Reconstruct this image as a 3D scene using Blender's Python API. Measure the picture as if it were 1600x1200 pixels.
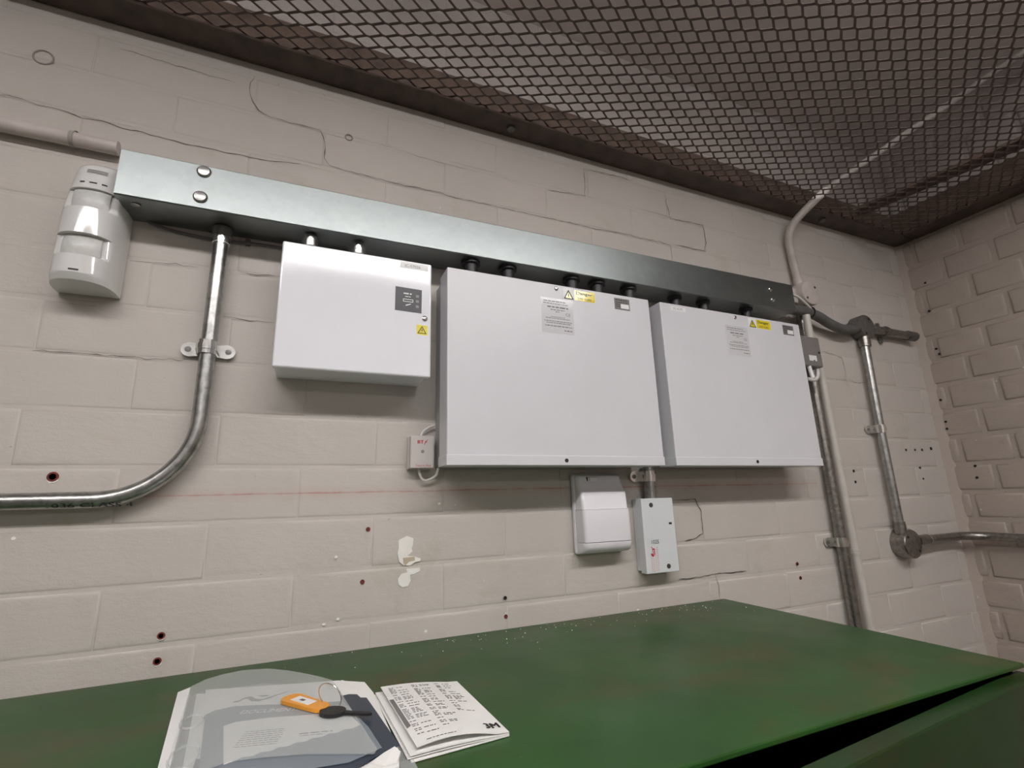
import bpy, bmesh, math, random
from mathutils import Vector, Matrix
random.seed(7)
for o in list(bpy.data.objects): bpy.data.objects.remove(o)
scene = bpy.context.scene
COL = scene.collection
ZO = 1.50            # camera height above the floor; heights below are relative to it
XR = 1.685           # right-hand wall
YF, XL = -5.4, -2.6  # the other walls of the room
ZM = 0.745           # underside of the expanded metal mesh
ZC = 1.07            # ceiling slab
ZTOP = -0.2016       # top of the green cabinet

# ------------------------------------------------------------------ camera
cam_d = bpy.data.cameras.new('camera')
cam = bpy.data.objects.new('camera', cam_d); COL.objects.link(cam)
m0 = Vector((0.91885802, -0.3936015, -0.02788906))
m1 = Vector((0.06646153, 0.22404768, -0.97230936))
m2 = Vector((0.38895091, 0.89156071, 0.23202737))
R3 = Matrix((m0, -m1, -m2)).transposed()
cam.matrix_world = Matrix.Translation((0, -0.80, ZO)) @ R3.to_4x4()
cam_d.sensor_width = 36.0; cam_d.sensor_fit = 'HORIZONTAL'
cam_d.lens = 36.0 * 762.53 / 1600.0
cam_d.clip_start = 0.01
scene.camera = cam
# ------------------------------------------------------------------ light
LAMP = 41.0          # radiance of the ceiling batten above the mesh
LAMP2 = 18.0         # radiance of the second batten further back
w = bpy.data.worlds.new('world'); scene.world = w; w.use_nodes = True
w.node_tree.nodes['Background'].inputs[0].default_value = (0.5, 0.48, 0.46, 1)
w.node_tree.nodes['Background'].inputs[1].default_value = 0.02
vs = scene.view_settings
vs.view_transform = 'Standard'; vs.look = 'None'; vs.gamma = 1.0; vs.use_curve_mapping = False
vs.exposure = 0.0

# ------------------------------------------------------------------ materials
def s2l(c):
    return tuple((v/255/12.92 if v/255 <= .04045 else ((v/255+.055)/1.055)**2.4) for v in c)
def newmat(name):
    m = bpy.data.materials.new(name); m.use_nodes = True
    nt = m.node_tree; b = nt.nodes['Principled BSDF']
    return m, nt, b
def N(nt, t, **kw):
    n = nt.nodes.new(t)
    for k, v in kw.items():
        if k in n.inputs: n.inputs[k].default_value = v
        else: setattr(n, k, v)
    return n
def L(nt, a, b): nt.links.new(a, b)
def ramp(nt, src, p0, p1, c0=(0,0,0,1), c1=(1,1,1,1)):
    r = nt.nodes.new('ShaderNodeValToRGB')
    r.color_ramp.elements[0].position = p0; r.color_ramp.elements[1].position = p1
    r.color_ramp.elements[0].color = c0; r.color_ramp.elements[1].color = c1
    L(nt, src, r.inputs[0]); return r.outputs[0]
def mix(nt, fac, a, b, mode='MIX'):
    n = nt.nodes.new('ShaderNodeMix'); n.data_type = 'RGBA'; n.blend_type = mode
    for s, v in ((n.inputs[0], fac), (n.inputs[6], a), (n.inputs[7], b)):
        if hasattr(v, 'links') or isinstance(v, bpy.types.NodeSocket): L(nt, v, s)
        else: s.default_value = v if not isinstance(v, tuple) or len(v) == 4 else (*v, 1)
    return n.outputs[2]
def math_(nt, op, a, b=0.0):
    n = nt.nodes.new('ShaderNodeMath'); n.operation = op
    for i, v in enumerate((a, b)):
        if isinstance(v, bpy.types.NodeSocket): L(nt, v, n.inputs[i])
        else: n.inputs[i].default_value = v
    return n.outputs[0]
def noise(nt, vec, scale, detail=3.0, rough=.55, dist=0.0):
    n = N(nt, 'ShaderNodeTexNoise'); n.inputs['Scale'].default_value = scale
    n.inputs['Detail'].default_value = detail; n.inputs['Roughness'].default_value = rough
    n.inputs['Distortion'].default_value = dist
    if vec is not None: L(nt, vec, n.inputs['Vector'])
    return n.outputs['Fac']
def pos(nt, scale=None):
    g = N(nt, 'ShaderNodeNewGeometry'); v = g.outputs['Position']
    if scale:
        mp = N(nt, 'ShaderNodeMapping'); mp.inputs['Scale'].default_value = scale
        L(nt, v, mp.inputs['Vector']); return mp.outputs['Vector']
    return v
def bump(nt, b, h, strength, dist):
    n = N(nt, 'ShaderNodeBump'); n.inputs['Strength'].default_value = strength
    n.inputs['Distance'].default_value = dist; L(nt, h, n.inputs['Height']); L(nt, n.outputs[0], b.inputs['Normal'])
def plain(name, col, rough=.5, metal=0.0, var=0.06, vscale=40, bmp=0.0, bscale=300, spec=.5):
    m, nt, b = newmat(name)
    p = pos(nt)
    f = ramp(nt, noise(nt, p, vscale, 3), .3, .7)
    c0 = tuple(max(0, v*(1-var)) for v in col); c1 = tuple(min(1, v*(1+var)) for v in col)
    L(nt, mix(nt, f, (*c0, 1), (*c1, 1)), b.inputs['Base Color'])
    b.inputs['Roughness'].default_value = rough; b.inputs['Metallic'].default_value = metal
    b.inputs['Specular IOR Level'].default_value = spec
    if bmp: bump(nt, b, noise(nt, p, bscale, 2), bmp, .0005)
    return m

def wall_paint(name, col, dirt, streak, bstr, chalk=False):
    m, nt, b = newmat(name)
    p = pos(nt)
    big = noise(nt, p, 3.5, 4)
    c = mix(nt, ramp(nt, big, .3, .75), (*[v*1.04 for v in col], 1), (*[v*.93 for v in col], 1))
    st = ramp(nt, noise(nt, p, 9, 5, .65, .6), .60, .80)
    c = mix(nt, math_(nt, 'MULTIPLY', st, .45), c, (*dirt, 1))
    sp = ramp(nt, noise(nt, pos(nt, (1, 1, 1.6)), 95, 3, .6), .71, .76)
    c = mix(nt, math_(nt, 'MULTIPLY', sp, .55), c, (*[v*.45 for v in dirt], 1))
    ch = ramp(nt, noise(nt, p, 60, 2, .5), .765, .785)
    c = mix(nt, math_(nt, 'MULTIPLY', ch, .6), c, (.8, .78, .75, 1))
    if chalk:
        xyz = N(nt, 'ShaderNodeSeparateXYZ'); L(nt, p, xyz.inputs[0])
        wob = math_(nt, 'MULTIPLY', math_(nt, 'SUBTRACT', noise(nt, p, 14, 2), .5), .004)
        zc = math_(nt, 'ADD', math_(nt, 'SUBTRACT', xyz.outputs[2], ZO + .0192), wob)
        d = math_(nt, 'ABSOLUTE', zc)
        core = math_(nt, 'SUBTRACT', 1.0, math_(nt, 'MINIMUM', math_(nt, 'DIVIDE', d, .0016), 1.0))
        halo = math_(nt, 'SUBTRACT', 1.0, math_(nt, 'MINIMUM', math_(nt, 'DIVIDE', d, .012), 1.0))
        tex = ramp(nt, noise(nt, pos(nt, (1, 1, 1)), 30, 4), .35, .62)
        xr = math_(nt, 'MULTIPLY', math_(nt, 'GREATER_THAN', xyz.outputs[0], -.19), math_(nt, 'LESS_THAN', xyz.outputs[0], 1.13))
        k = math_(nt, 'ADD', math_(nt, 'MULTIPLY', core, .55), math_(nt, 'MULTIPLY', halo, .16))
        k = math_(nt, 'MULTIPLY', math_(nt, 'MULTIPLY', k, math_(nt, 'ADD', math_(nt, 'MULTIPLY', tex, .75), .25)), xr)
        c = mix(nt, k, c, (.42, .07, .035, 1))
    L(nt, c, b.inputs['Base Color'])
    b.inputs['Roughness'].default_value = .55
    b.inputs['Specular IOR Level'].default_value = .3
    h1 = noise(nt, pos(nt, (1, 1, streak)), 60, 4, .6)
    h2 = noise(nt, p, 420, 3, .6)
    h3 = noise(nt, p, 14, 3, .5)
    h = math_(nt, 'ADD', math_(nt, 'ADD', math_(nt, 'MULTIPLY', h1, .55), math_(nt, 'MULTIPLY', h2, .18)), math_(nt, 'MULTIPLY', h3, 1.3))
    bump(nt, b, h, bstr, .004)
    return m

def galv(name, col, rough, mott, scale=70, spangle=True):
    m, nt, b = newmat(name)
    p = pos(nt)
    v = N(nt, 'ShaderNodeTexVoronoi'); v.inputs['Scale'].default_value = scale; L(nt, p, v.inputs['Vector'])
    sp = N(nt, 'ShaderNodeSeparateColor'); L(nt, v.outputs['Color'], sp.inputs[0])
    n1 = noise(nt, p, scale*.7, 4, .65)
    f = math_(nt, 'ADD', math_(nt, 'MULTIPLY', sp.outputs[0], .4 if spangle else .1), math_(nt, 'MULTIPLY', ramp(nt, n1, .3, .7), .7))
    L(nt, mix(nt, f, (*[c*(1-mott) for c in col], 1), (*[min(1, c*(1+mott*.5)) for c in col], 1)), b.inputs['Base Color'])
    r = math_(nt, 'ADD', rough-.06, math_(nt, 'MULTIPLY', n1, .14)); L(nt, r, b.inputs['Roughness'])
    b.inputs['Metallic'].default_value = 1.0
    if mott > .2: bump(nt, b, noise(nt, p, scale*2.2, 3), .07, .0006)
    return m

M = {}
M['wall'] = wall_paint('painted_brick', (.565, .525, .485), (.40, .345, .25), 2.2, .30, True)
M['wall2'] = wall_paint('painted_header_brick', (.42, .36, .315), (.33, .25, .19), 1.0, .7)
M['wall3'] = plain('painted_plaster', (.50, .46, .42), .7, 0, .08, 6)
M['dimmed'] = wall_paint('dimmed_upper_brick', (.29, .26, .245), (.24, .20, .16), 1.6, .4)  # wall colour darkened above the mesh, standing in for weaker light there
M['stamp'] = plain('faint_stamp', (.06, .06, .06), .5, .4, .2, 60)
M['floor'] = plain('concrete_floor', (.20, .19, .18), .8, 0, .25, 8, .3, 60)
M['ceil'] = plain('ceiling_slab_paint', (.66, .60, .575), .8, 0, .07, 7)
M['brown'] = plain('brown_steel_paint', s2l((74, 60, 52)), .42, 0, .35, 30, .25, 140)
M['mesh'] = plain('brown_mesh_paint', s2l((84, 70, 64)), .38, 0, .2, 60)
M['trunk'] = galv('galvanised_sheet', (.275, .30, .30), .36, .08, 75)
M['conduit'] = galv('galvanised_conduit', (.46, .46, .45), .32, .38, 120)
M['conduit_dull'] = galv('weathered_conduit', (.34, .32, .30), .36, .42, 160)
M['chrome'] = galv('bright_zinc', (.82, .82, .80), .18, .08, 120, False)
M['cast'] = plain('grey_cast_iron', (.17, .16, .15), .45, .55, .2, 80, .2, 250)
M['gland'] = plain('black_gland', (.022, .022, .024), .45, 0, .1, 40)
M['grey_flex'] = plain('grey_flexible_conduit', (.115, .112, .108), .5, 0, .15, 60)
M['pipe_paint'] = plain('wall_painted_pipe', (.53, .475, .445), .5, 0, .1, 30, .2, 120)
M['pvc'] = plain('cream_pvc', (.56, .53, .48), .4, 0, .05, 30)
M['white_gloss'] = plain('white_gloss_enamel', (.87, .88, .93), .09, 0, .01, 10)
M['lid'] = plain('light_grey_powder_coat', (.69, .69, .725), .31, 0, .015, 15, .22, 900)
M['lid_back'] = plain('grey_back_box', (.42, .42, .43), .45, 0, .03, 20)
M['white_plastic'] = plain('white_abs', (.74, .73, .72), .07, 0, .01, 20)
M['flash_white'] = plain('sounder_white', (.78, .76, .80), .28, 0, .01, 20)
M['flash_lens'] = plain('sounder_lens', (.88, .86, .91), .14, 0, .01, 20)
M['lens'] = plain('detector_lens', (.60, .60, .58), .3, 0, .04, 200)
M['pale_blue_grey'] = plain('pale_grey_enamel', (.70, .73, .75), .3, 0, .01, 20)
M['bt_white'] = plain('off_white_plastic', (.62, .575, .555), .4, 0, .01, 20)
M['grey_box'] = plain('mid_grey_plastic', (.20, .185, .182), .5, 0, .04, 20)
M['black'] = plain('black_matt', (.012, .012, .013), .5, 0, .1, 20)
M['darkgrey'] = plain('dark_grey_print', (.055, .055, .062), .4, 0, .03, 20)
M['midgrey'] = plain('mid_grey_print', (.25, .25, .26), .45, 0, .03, 20)
M['inkgrey'] = plain('grey_ink', (.17, .165, .17), .6, 0, .03, 20)
M['label_grey'] = plain('clear_label', (.655, .655, .675), .12, 0, .01, 20)
M['label_white'] = plain('white_label', (.82, .82, .82), .35, 0, .01, 20)
M['label_dark'] = plain('grey_type_label', (.165, .155, .155), .35, 0, .05, 20)
M['yellow'] = plain('yellow_print', (.80, .66, .035), .10, 0, .02, 20)
M['yellow_matt'] = plain('yellow_sticker', (.83, .72, .07), .45, 0, .02, 20)
M['red'] = plain('red_print', (.56, .03, .06), .5, 0, .05, 20)
M['pink'] = plain('pale_red_print', (.72, .50, .50), .5, 0, .05, 60)
M['plug'] = plain('red_brown_plug', (.16, .025, .018), .6, 0, .3, 300)
M['crack'] = plain('dark_crack', (.10, .085, .07), .9, 0, .3, 90)  # dark brown for cracks and a few small screws
M['chip'] = plain('bare_white_undercoat', (.86, .84, .80), .7, 0, .04, 40)
M['chip_beige'] = plain('bare_mortar', (.50, .43, .32), .8, 0, .1, 60)
M['stain'] = plain('old_screw_ring', (.34, .31, .29), .8, 0, .1, 60)
M['paper'] = plain('white_paper', (.80, .79, .77), .7, 0, .01, 20)
M['navy'] = plain('navy_print', (.016, .03, .055), .32, 0, .05, 20)
M['bluegrey'] = plain('blue_grey_print', (.20, .235, .27), .4, 0, .04, 20)
M['orange'] = plain('orange_plastic', (.82, .34, .03), .35, 0, .03, 60)
M['cable'] = plain('white_cable', (.70, .67, .65), .4, 0, .03, 40)
M['cable_grey'] = plain('grey_cable', (.12, .11, .115), .5, 0, .05, 40)
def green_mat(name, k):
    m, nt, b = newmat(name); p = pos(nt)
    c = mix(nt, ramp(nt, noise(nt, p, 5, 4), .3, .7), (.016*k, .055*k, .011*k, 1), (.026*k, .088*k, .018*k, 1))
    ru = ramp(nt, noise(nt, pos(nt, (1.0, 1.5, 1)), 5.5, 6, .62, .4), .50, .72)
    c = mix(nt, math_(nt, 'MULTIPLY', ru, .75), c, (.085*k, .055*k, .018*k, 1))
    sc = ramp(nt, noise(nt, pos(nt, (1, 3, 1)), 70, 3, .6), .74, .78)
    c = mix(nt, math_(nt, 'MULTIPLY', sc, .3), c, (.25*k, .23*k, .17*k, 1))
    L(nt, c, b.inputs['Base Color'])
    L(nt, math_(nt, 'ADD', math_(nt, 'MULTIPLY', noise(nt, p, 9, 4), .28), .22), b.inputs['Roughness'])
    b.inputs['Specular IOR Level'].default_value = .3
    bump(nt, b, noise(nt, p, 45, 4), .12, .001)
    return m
M['green'] = green_mat('worn_green_enamel', 1.0)
M['door_shaded_green'] = green_mat('shaded_door_enamel', .5)  # same green as the top, darkened to paint in shade on the door fronts
def frosted():
    m, nt, b = newmat('frosted_polypropylene')
    L(nt, mix(nt, noise(nt, pos(nt), 20), (.62, .66, .66, 1), (.70, .73, .72, 1)), b.inputs['Base Color'])
    b.inputs['Roughness'].default_value = .3
    b.inputs['Alpha'].default_value = .30
    return m
M['frost'] = frosted()
def emit(name, col, s):
    m, nt, b = newmat(name)
    b.inputs['Base Color'].default_value = (.9, .9, .9, 1)
    b.inputs['Emission Color'].default_value = (*col, 1); b.inputs['Emission Strength'].default_value = s
    return m
M['lamp'] = emit('batten_diffuser', (1.0, .97, .955), LAMP)
M['lamp2'] = emit('far_batten_diffuser', (1.0, .97, .955), LAMP2)
M['batten'] = plain('white_batten', (.8, .8, .8), .4)

# ------------------------------------------------------------------ mesh helpers
class MB:
    """collects geometry in room coordinates (z relative to the camera height)"""
    def __init__(s): s.v = []; s.f = []; s.sm = []
    def add(s, vs, fs, smooth=False):
        o = len(s.v); s.v += [tuple(v) for v in vs]
        for f in fs: s.f.append([i+o for i in f]); s.sm.append(smooth)
        return s
    def box(s, x0, x1, y0, y1, z0, z1):
        return s.add([(x, y, z) for x in (x0, x1) for y in (y0, y1) for z in (z0, z1)],
            [(0,1,3,2),(4,6,7,5),(0,4,5,1),(2,3,7,6),(0,2,6,4),(1,5,7,3)])
    def rbox(s, x0, x1, y0, y1, z0, z1, r, seg=2):
        bm = bmesh.new(); bmesh.ops.create_cube(bm, size=1)
        for v in bm.verts: v.co = Vector(((x0+x1)/2+v.co.x*(x1-x0), (y0+y1)/2+v.co.y*(y1-y0), (z0+z1)/2+v.co.z*(z1-z0)))
        bmesh.ops.bevel(bm, geom=bm.edges[:], offset=r, segments=seg, profile=.5, affect='EDGES')
        return s.bm(bm, False)
    def bm(s, bm, smooth=False):
        bm.verts.index_update()
        s.add([v.co for v in bm.verts], [[v.index for v in f.verts] for f in bm.faces], smooth); bm.free(); return s
    def prism(s, pts, axis, a, b, smooth=False):
        """polygon pts extruded along axis ('x': pts=(y,z), 'y': (x,z), 'z': (x,y)) from a to b"""
        mk = {'x': lambda p, t: (t, p[0], p[1]), 'y': lambda p, t: (p[0], t, p[1]), 'z': lambda p, t: (p[0], p[1], t)}[axis]
        n = len(pts)
        vs = [mk(p, a) for p in pts] + [mk(p, b) for p in pts]
        s.add(vs, [list(range(n))[::-1], list(range(n, 2*n))])
        s.add(vs, [(i, (i+1) % n, n+(i+1) % n, n+i) for i in range(n)], smooth); return s
    def cyl(s, p0, p1, r, n=20, r1=None):
        p0 = Vector(p0); p1 = Vector(p1); d = (p1-p0).normalized()
        u = d.orthogonal().normalized(); w_ = d.cross(u); r1 = r if r1 is None else r1
        c = [math.tau*i/n for i in range(n)]
        a = [p0+(u*math.cos(t)+w_*math.sin(t))*r for t in c]; b = [p1+(u*math.cos(t)+w_*math.sin(t))*r1 for t in c]
        s.add(a+b, [(i, (i+1) % n, n+(i+1) % n, n+i) for i in range(n)], True)
        s.add(a, [list(range(n))[::-1]]); s.add(b, [list(range(n))]); return s
    def lathe(s, p0, d, prof, n=28):
        """prof: list of (distance along d, radius)"""
        p0 = Vector(p0); d = Vector(d).normalized(); u = d.orthogonal().normalized(); w_ = d.cross(u)
        rings = [[p0+d*h+(u*math.cos(math.tau*i/n)+w_*math.sin(math.tau*i/n))*max(r, 1e-5) for i in range(n)] for h, r in prof]
        vs = [v for r in rings for v in r]
        fs = [(k*n+i, k*n+(i+1) % n, (k+1)*n+(i+1) % n, (k+1)*n+i) for k in range(len(rings)-1) for i in range(n)]
        s.add(vs, fs, True); s.add(rings[0], [list(range(n))[::-1]]); s.add(rings[-1], [list(range(n))]); return s
    def tube(s, path, r, n=16):
        P = [Vector(p) for p in path]; T = []
        for i in range(len(P)):
            a = P[max(i-1, 0)]; b = P[min(i+1, len(P)-1)]; T.append((b-a).normalized())
        u = T[0].orthogonal().normalized(); vs = []
        for p, t in zip(P, T):
            u = (u-t*u.dot(t)).normalized(); w_ = t.cross(u)
            vs += [p+(u*math.cos(math.tau*i/n)+w_*math.sin(math.tau*i/n))*r for i in range(n)]
        k = len(P)
        s.add(vs, [(j*n+i, j*n+(i+1) % n, (j+1)*n+(i+1) % n, (j+1)*n+i) for j in range(k-1) for i in range(n)], True)
        s.add(vs[:n], [list(range(n))[::-1]]); s.add(vs[-n:], [list(range(n))]); return s
    def torus(s, c, ax, R, r, n=32, k=8, arc=math.tau):
        c = Vector(c); ax = Vector(ax).normalized(); u = ax.orthogonal().normalized(); w_ = ax.cross(u); vs = []
        for i in range(n):
            t = math.tau*i/n; e = u*math.cos(t)+w_*math.sin(t)
            vs += [c+e*(R+r*math.cos(math.tau*j/k))+ax*(r*math.sin(math.tau*j/k)) for j in range(k)]
        return s.add(vs, [(i*k+j, i*k+(j+1) % k, ((i+1) % n)*k+(j+1) % k, ((i+1) % n)*k+j) for i in range(n) for j in range(k)], True)

def fillet(pts, r, n=10):
    P = [Vector(p) for p in pts]; out = [P[0]]
    for i in range(1, len(P)-1):
        a, b, c = P[i-1], P[i], P[i+1]; u = (a-b).normalized(); v = (c-b).normalized()
        ang = u.angle(v); d = r/math.tan(ang/2); s = b+u*d; e = b+v*d
        cen = b+(u+v).normalized()*(r/math.sin(ang/2))
        s0 = s-cen; ax = s0.cross(e-cen).normalized(); tot = s0.angle(e-cen)
        for k in range(n+1): out.append(cen+Matrix.Rotation(tot*k/n, 3, ax) @ s0)
    out.append(P[-1]); return out
def spline(pts, n=8):
    P = [Vector(p) for p in pts]; P = [2*P[0]-P[1]]+P+[2*P[-1]-P[-2]]; out = []
    for i in range(1, len(P)-2):
        a, b, c, d = P[i-1:i+3]
        for k in range(n):
            t = k/n
            out.append(.5*((2*b)+(c-a)*t+(2*a-5*b+4*c-d)*t*t+(3*b-a-3*c+d)*t**3))
    out.append(P[-2]); return out

_mat_fix = []
def link(name, mb, mat, loc, parent=None, smooth_angle=None):
    me = bpy.data.meshes.new(name)
    lx, ly, lz = loc
    me.from_pydata([(x-lx, y-ly, z-lz) for x, y, z in mb.v], [], mb.f)
    me.polygons.foreach_set('use_smooth', mb.sm)
    me.update()
    bm = bmesh.new(); bm.from_mesh(me); bmesh.ops.remove_doubles(bm, verts=bm.verts, dist=1e-6)
    bmesh.ops.recalc_face_normals(bm, faces=bm.faces); bm.to_mesh(me); bm.free()
    if smooth_angle:
        fl = [False]*len(me.polygons); me.polygons.foreach_get('use_smooth', fl)
        me.set_sharp_from_angle(angle=smooth_angle)
        me.polygons.foreach_set('use_smooth', fl)
    me.materials.append(M[mat] if isinstance(mat, str) else mat)
    o = bpy.data.objects.new(name, me); COL.objects.link(o)
    return o
class Thing:
    def __init__(s, name, base, label, cat, group=None, kind=None):
        s.base = base
        s.o = bpy.data.objects.new(name, None); COL.objects.link(s.o)
        s.o.empty_display_size = .02
        s.o.location = (base[0], base[1], base[2]+ZO)
        if label: s.o['label'] = label
        if cat: s.o['category'] = cat
        if group: s.o['group'] = group
        if kind: s.o['kind'] = kind
    def part(s, name, mb, mat, under=None, label=None, ang=math.radians(35)):
        o = link(name, mb, mat, s.base, smooth_angle=ang)
        o.parent = under if under else s.o
        if label: o['label'] = label
        return o
def solo(name, mb, mat, base, label=None, cat=None, group=None, kind=None, ang=math.radians(35)):
    o = link(name, mb, mat, base, smooth_angle=ang); o.location = (base[0], base[1], base[2]+ZO)
    if label: o['label'] = label
    if cat: o['category'] = cat
    if group: o['group'] = group
    if kind: o['kind'] = kind
    return o

def text_geo(s, extrude=0.0):
    """triangulated outline of the words s, unit font size; returns verts (x,y), faces, bounds"""
    cu = bpy.data.curves.new('lettering', 'FONT'); cu.body = s; cu.size = 1.0; cu.resolution_u = 3
    ob = bpy.data.objects.new('lettering', cu); COL.objects.link(ob)
    dg = bpy.context.evaluated_depsgraph_get(); dg.update()
    me = bpy.data.meshes.new_from_object(ob.evaluated_get(dg))
    v = [(q.co.x, q.co.y) for q in me.vertices]; f = [list(p.vertices) for p in me.polygons]
    bpy.data.objects.remove(ob); bpy.data.curves.remove(cu); bpy.data.meshes.remove(me)
    xs = [a for a, b in v]; ys = [b for a, b in v]
    return v, f, (min(xs), max(xs), min(ys), max(ys))
def lettering(mb, s, fn, wid, hei, bold=0.0, shear=0.0):
    """words s fitted to a wid x hei box and mapped to space by fn(u, v); bold = stroke thickening as a shift"""
    v, f, (x0, x1, y0, y1) = text_geo(s)
    offs = [0.0] if not bold else [-bold, 0.0, bold]
    for k, o in enumerate(offs):
        mb.add([fn((a-x0)/(x1-x0)*wid+o+shear*(b-y0)/(y1-y0)*hei, (b-y0)/(y1-y0)*hei+o*.4, k) for a, b in v], f)
    return mb
def front(x, z, y):       # a label plane that faces the camera side (-y)
    return lambda u, v, k=0: (x+u, y-.00006*k, z+v)
def wordlines(mb, rows, fn, seed=1):
    """rows of unreadable small print as broken dashes: (u0, u1, v, h)"""
    rnd = random.Random(seed)
    for u0, u1, v, h in rows:
        u = u0
        while u < u1-h:
            wl = min(rnd.uniform(1.5, 5)*h, u1-u)
            mb.add([fn(u, v), fn(u+wl, v), fn(u+wl, v+h), fn(u, v+h)], [(0, 1, 2, 3)])
            u += wl+h*.8
    return mb
def quad(mb, fn, u0, u1, v0, v1):
    return mb.add([fn(u0, v0), fn(u1, v0), fn(u1, v1), fn(u0, v1)], [(0, 1, 2, 3)])
def poly(mb, fn, pts):
    return mb.add([fn(*p) for p in pts], [list(range(len(pts)))])

# ================================================================== THE ROOM
FZ = -ZO
solo('floor', MB().box(XL-.1, XR+.3, YF-.1, .3, FZ-.1, FZ), 'floor', (0, -1.8, FZ), kind='structure')
solo('ceiling', MB().box(XL-.1, XR+.3, YF-.1, .3, ZC, ZC+.12), 'ceil', (0, -1.8, ZC), kind='structure')
solo('wall_left', MB().box(XL-.12, XL, YF, .05, FZ, ZC), 'wall3', (XL, -1.8, FZ), kind='structure')
solo('wall_front', MB().box(XL, XR, YF-.12, YF, FZ, ZC), 'wall3', (0, YF, FZ), kind='structure')
RB, RR = .0011, .0034         # how far the mortar lies back from the brick faces
wb = Thing('wall_back', (0, 0, FZ), None, None, kind='structure')
wb.part('mortar_backing', MB().box(XL, XR+.25, RB, .25, FZ, ZM+.02), 'wall')
wb.part('mortar_backing', MB().box(XL, XR+.25, RB, .25, ZM+.02, ZC), 'dimmed')
wr = Thing('wall_right', (XR, 0, FZ), None, None, kind='structure')
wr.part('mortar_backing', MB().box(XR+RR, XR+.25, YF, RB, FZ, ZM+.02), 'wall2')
wr.part('mortar_backing', MB().box(XR+RR, XR+.25, YF, RB, ZM+.02, ZC), 'dimmed')

def brick_mesh(name, l, h, r, rec, mat):
    """one painted brick lying in x-z with its face at y=0, edges rolled back into the joint"""
    def ring(ix, y):
        a, c = l/2-min(ix*(.45 if l > .15 else 1), l*.3), h/2-min(ix, h*.3)
        return [(-a, y, -c), (a, y, -c), (a, y, c), (-a, y, c)]
    rs = [ring(r*3.0, -.0001), ring(r*2.2, -.0001), ring(r*.8, rec*.15), ring(r*.12, rec*.5), ring(0, rec*1.05), ring(0, .02)]
    vs = [p for q in rs for p in q]
    fs = [(0, 1, 2, 3)]
    for k in range(5):
        fs += [(4*k+i, 4*(k+1)+i, 4*(k+1)+(i+1) % 4, 4*k+(i+1) % 4) for i in range(4)]
    me = bpy.data.meshes.new(name); me.from_pydata(vs, [], fs); me.update()
    bm = bmesh.new(); bm.from_mesh(me); bmesh.ops.recalc_face_normals(bm, faces=bm.faces); bm.to_mesh(me); bm.free()
    me.polygons.foreach_set('use_smooth', [True]*len(me.polygons)); me.materials.append(M[mat]); return me
_bm = {}
def brick(root, x, y, z, l, h, r, rec, mat, rz=0.0, tx=None):
    key = (mat, round(l, 3), round(h, 3))
    if key not in _bm: _bm[key] = brick_mesh('brick', l, h, r, rec, mat)
    o = bpy.data.objects.new('brick', _bm[key]); COL.objects.link(o); o.parent = root.o
    b = root.base
    o.location = (x-b[0], y-b[1], z-b[2])
    o.rotation_euler = (random.uniform(-.010, .010), random.uniform(-.003, .003), rz+random.uniform(-.004, .004)) if tx is None else (tx, random.uniform(-.002, .002), random.uniform(-.0012, .0012))
    return o
BED = [1.07, 1.004, .932, .860, .788, .716, .644, .5715, .499, .426, .3535, .280, .207, .132, .057, -.018, -.093, -.166, -.242, -.318, -.394, -.470]
J = .0045
LB = .2185
for k in range(len(BED)-1):
    zt, zb = BED[k], BED[k+1]; h = zt-zb-J
    x0 = (-.109 if k % 2 else .002)
    n0 = math.floor((-.80-x0)/LB); xs = [x0+LB*i for i in range(n0, 60)]
    for a, b_ in zip(xs, xs[1:]):
        if a > XR-.004: break
        b2 = min(b_, XR-.002)
        if b2-a < .03: continue
        brick(wb, (a+b2)/2, random.uniform(-.00015, .00025), (zt+zb)/2, b2-a-.0012, h, .0050, RB, 'dimmed' if zb > ZM+.03 else 'wall', tx=random.gauss(.0150, .0025))
RBED = [1.06, .980, .900, .820, .741, .661, .584, .508, .432, .361, .289, .214, .138, .063, -.012, -.084, -.158, -.235, -.311, -.387, -.463]
for k in range(len(RBED)-1):
    zt, zb = RBED[k], RBED[k+1]; h = zt-zb-.012
    ys = [0.0]+[(-.102 if k % 2 else -.040)-.1135*i for i in range(9)]
    for a, b_ in zip(ys, ys[1:]):
        o = brick(wr, XR+random.uniform(-.0007, .0009), (a+b_)/2, (zt+zb)/2, a-b_-.011, h, .007, RR, 'dimmed' if zb > ZM+.03 else 'wall2', -math.pi/2)
# soft plaster fillet in the corner
wr.part('corner_fillet', MB().prism([(XR+.01, .01), (XR-.016, .004), (XR-.009, -.0045), (XR-.0035, -.012), (XR+.003, -.020), (XR+.01, -.02)], 'z', FZ, ZM+.01, True), 'wall2')

# cracks, plugged holes, peeled paint on the wall
def ribbon(pts, wd, y=-.0011):
    P = [Vector((a, 0, b)) for a, b in pts]; Q = []
    rnd = random.Random(len(pts)*7+int(abs(pts[0][0])*1000))
    for a, b in zip(P, P[1:]):
        n = max(1, int((b-a).length/.009))
        for i in range(n):
            p = a.lerp(b, i/n); Q.append(p+Vector((rnd.uniform(-.0012, .0012), 0, rnd.uniform(-.0012, .0012))))
    Q.append(P[-1]); mb = MB(); vs = []
    for i, p in enumerate(Q):
        t = (Q[min(i+1, len(Q)-1)]-Q[max(i-1, 0)]).normalized(); nrm = Vector((-t.z, 0, t.x))
        wv = wd*rnd.uniform(.35, 1.25)*(.35 if i in (0, len(Q)-1) else 1)
        vs += [(p.x+nrm.x*wv, y, p.z+nrm.z*wv), (p.x-nrm.x*wv, y, p.z-nrm.z*wv)]
    mb.add(vs, [(2*i, 2*i+1, 2*i+3, 2*i+2) for i in range(len(Q)-1)]); return mb
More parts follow.
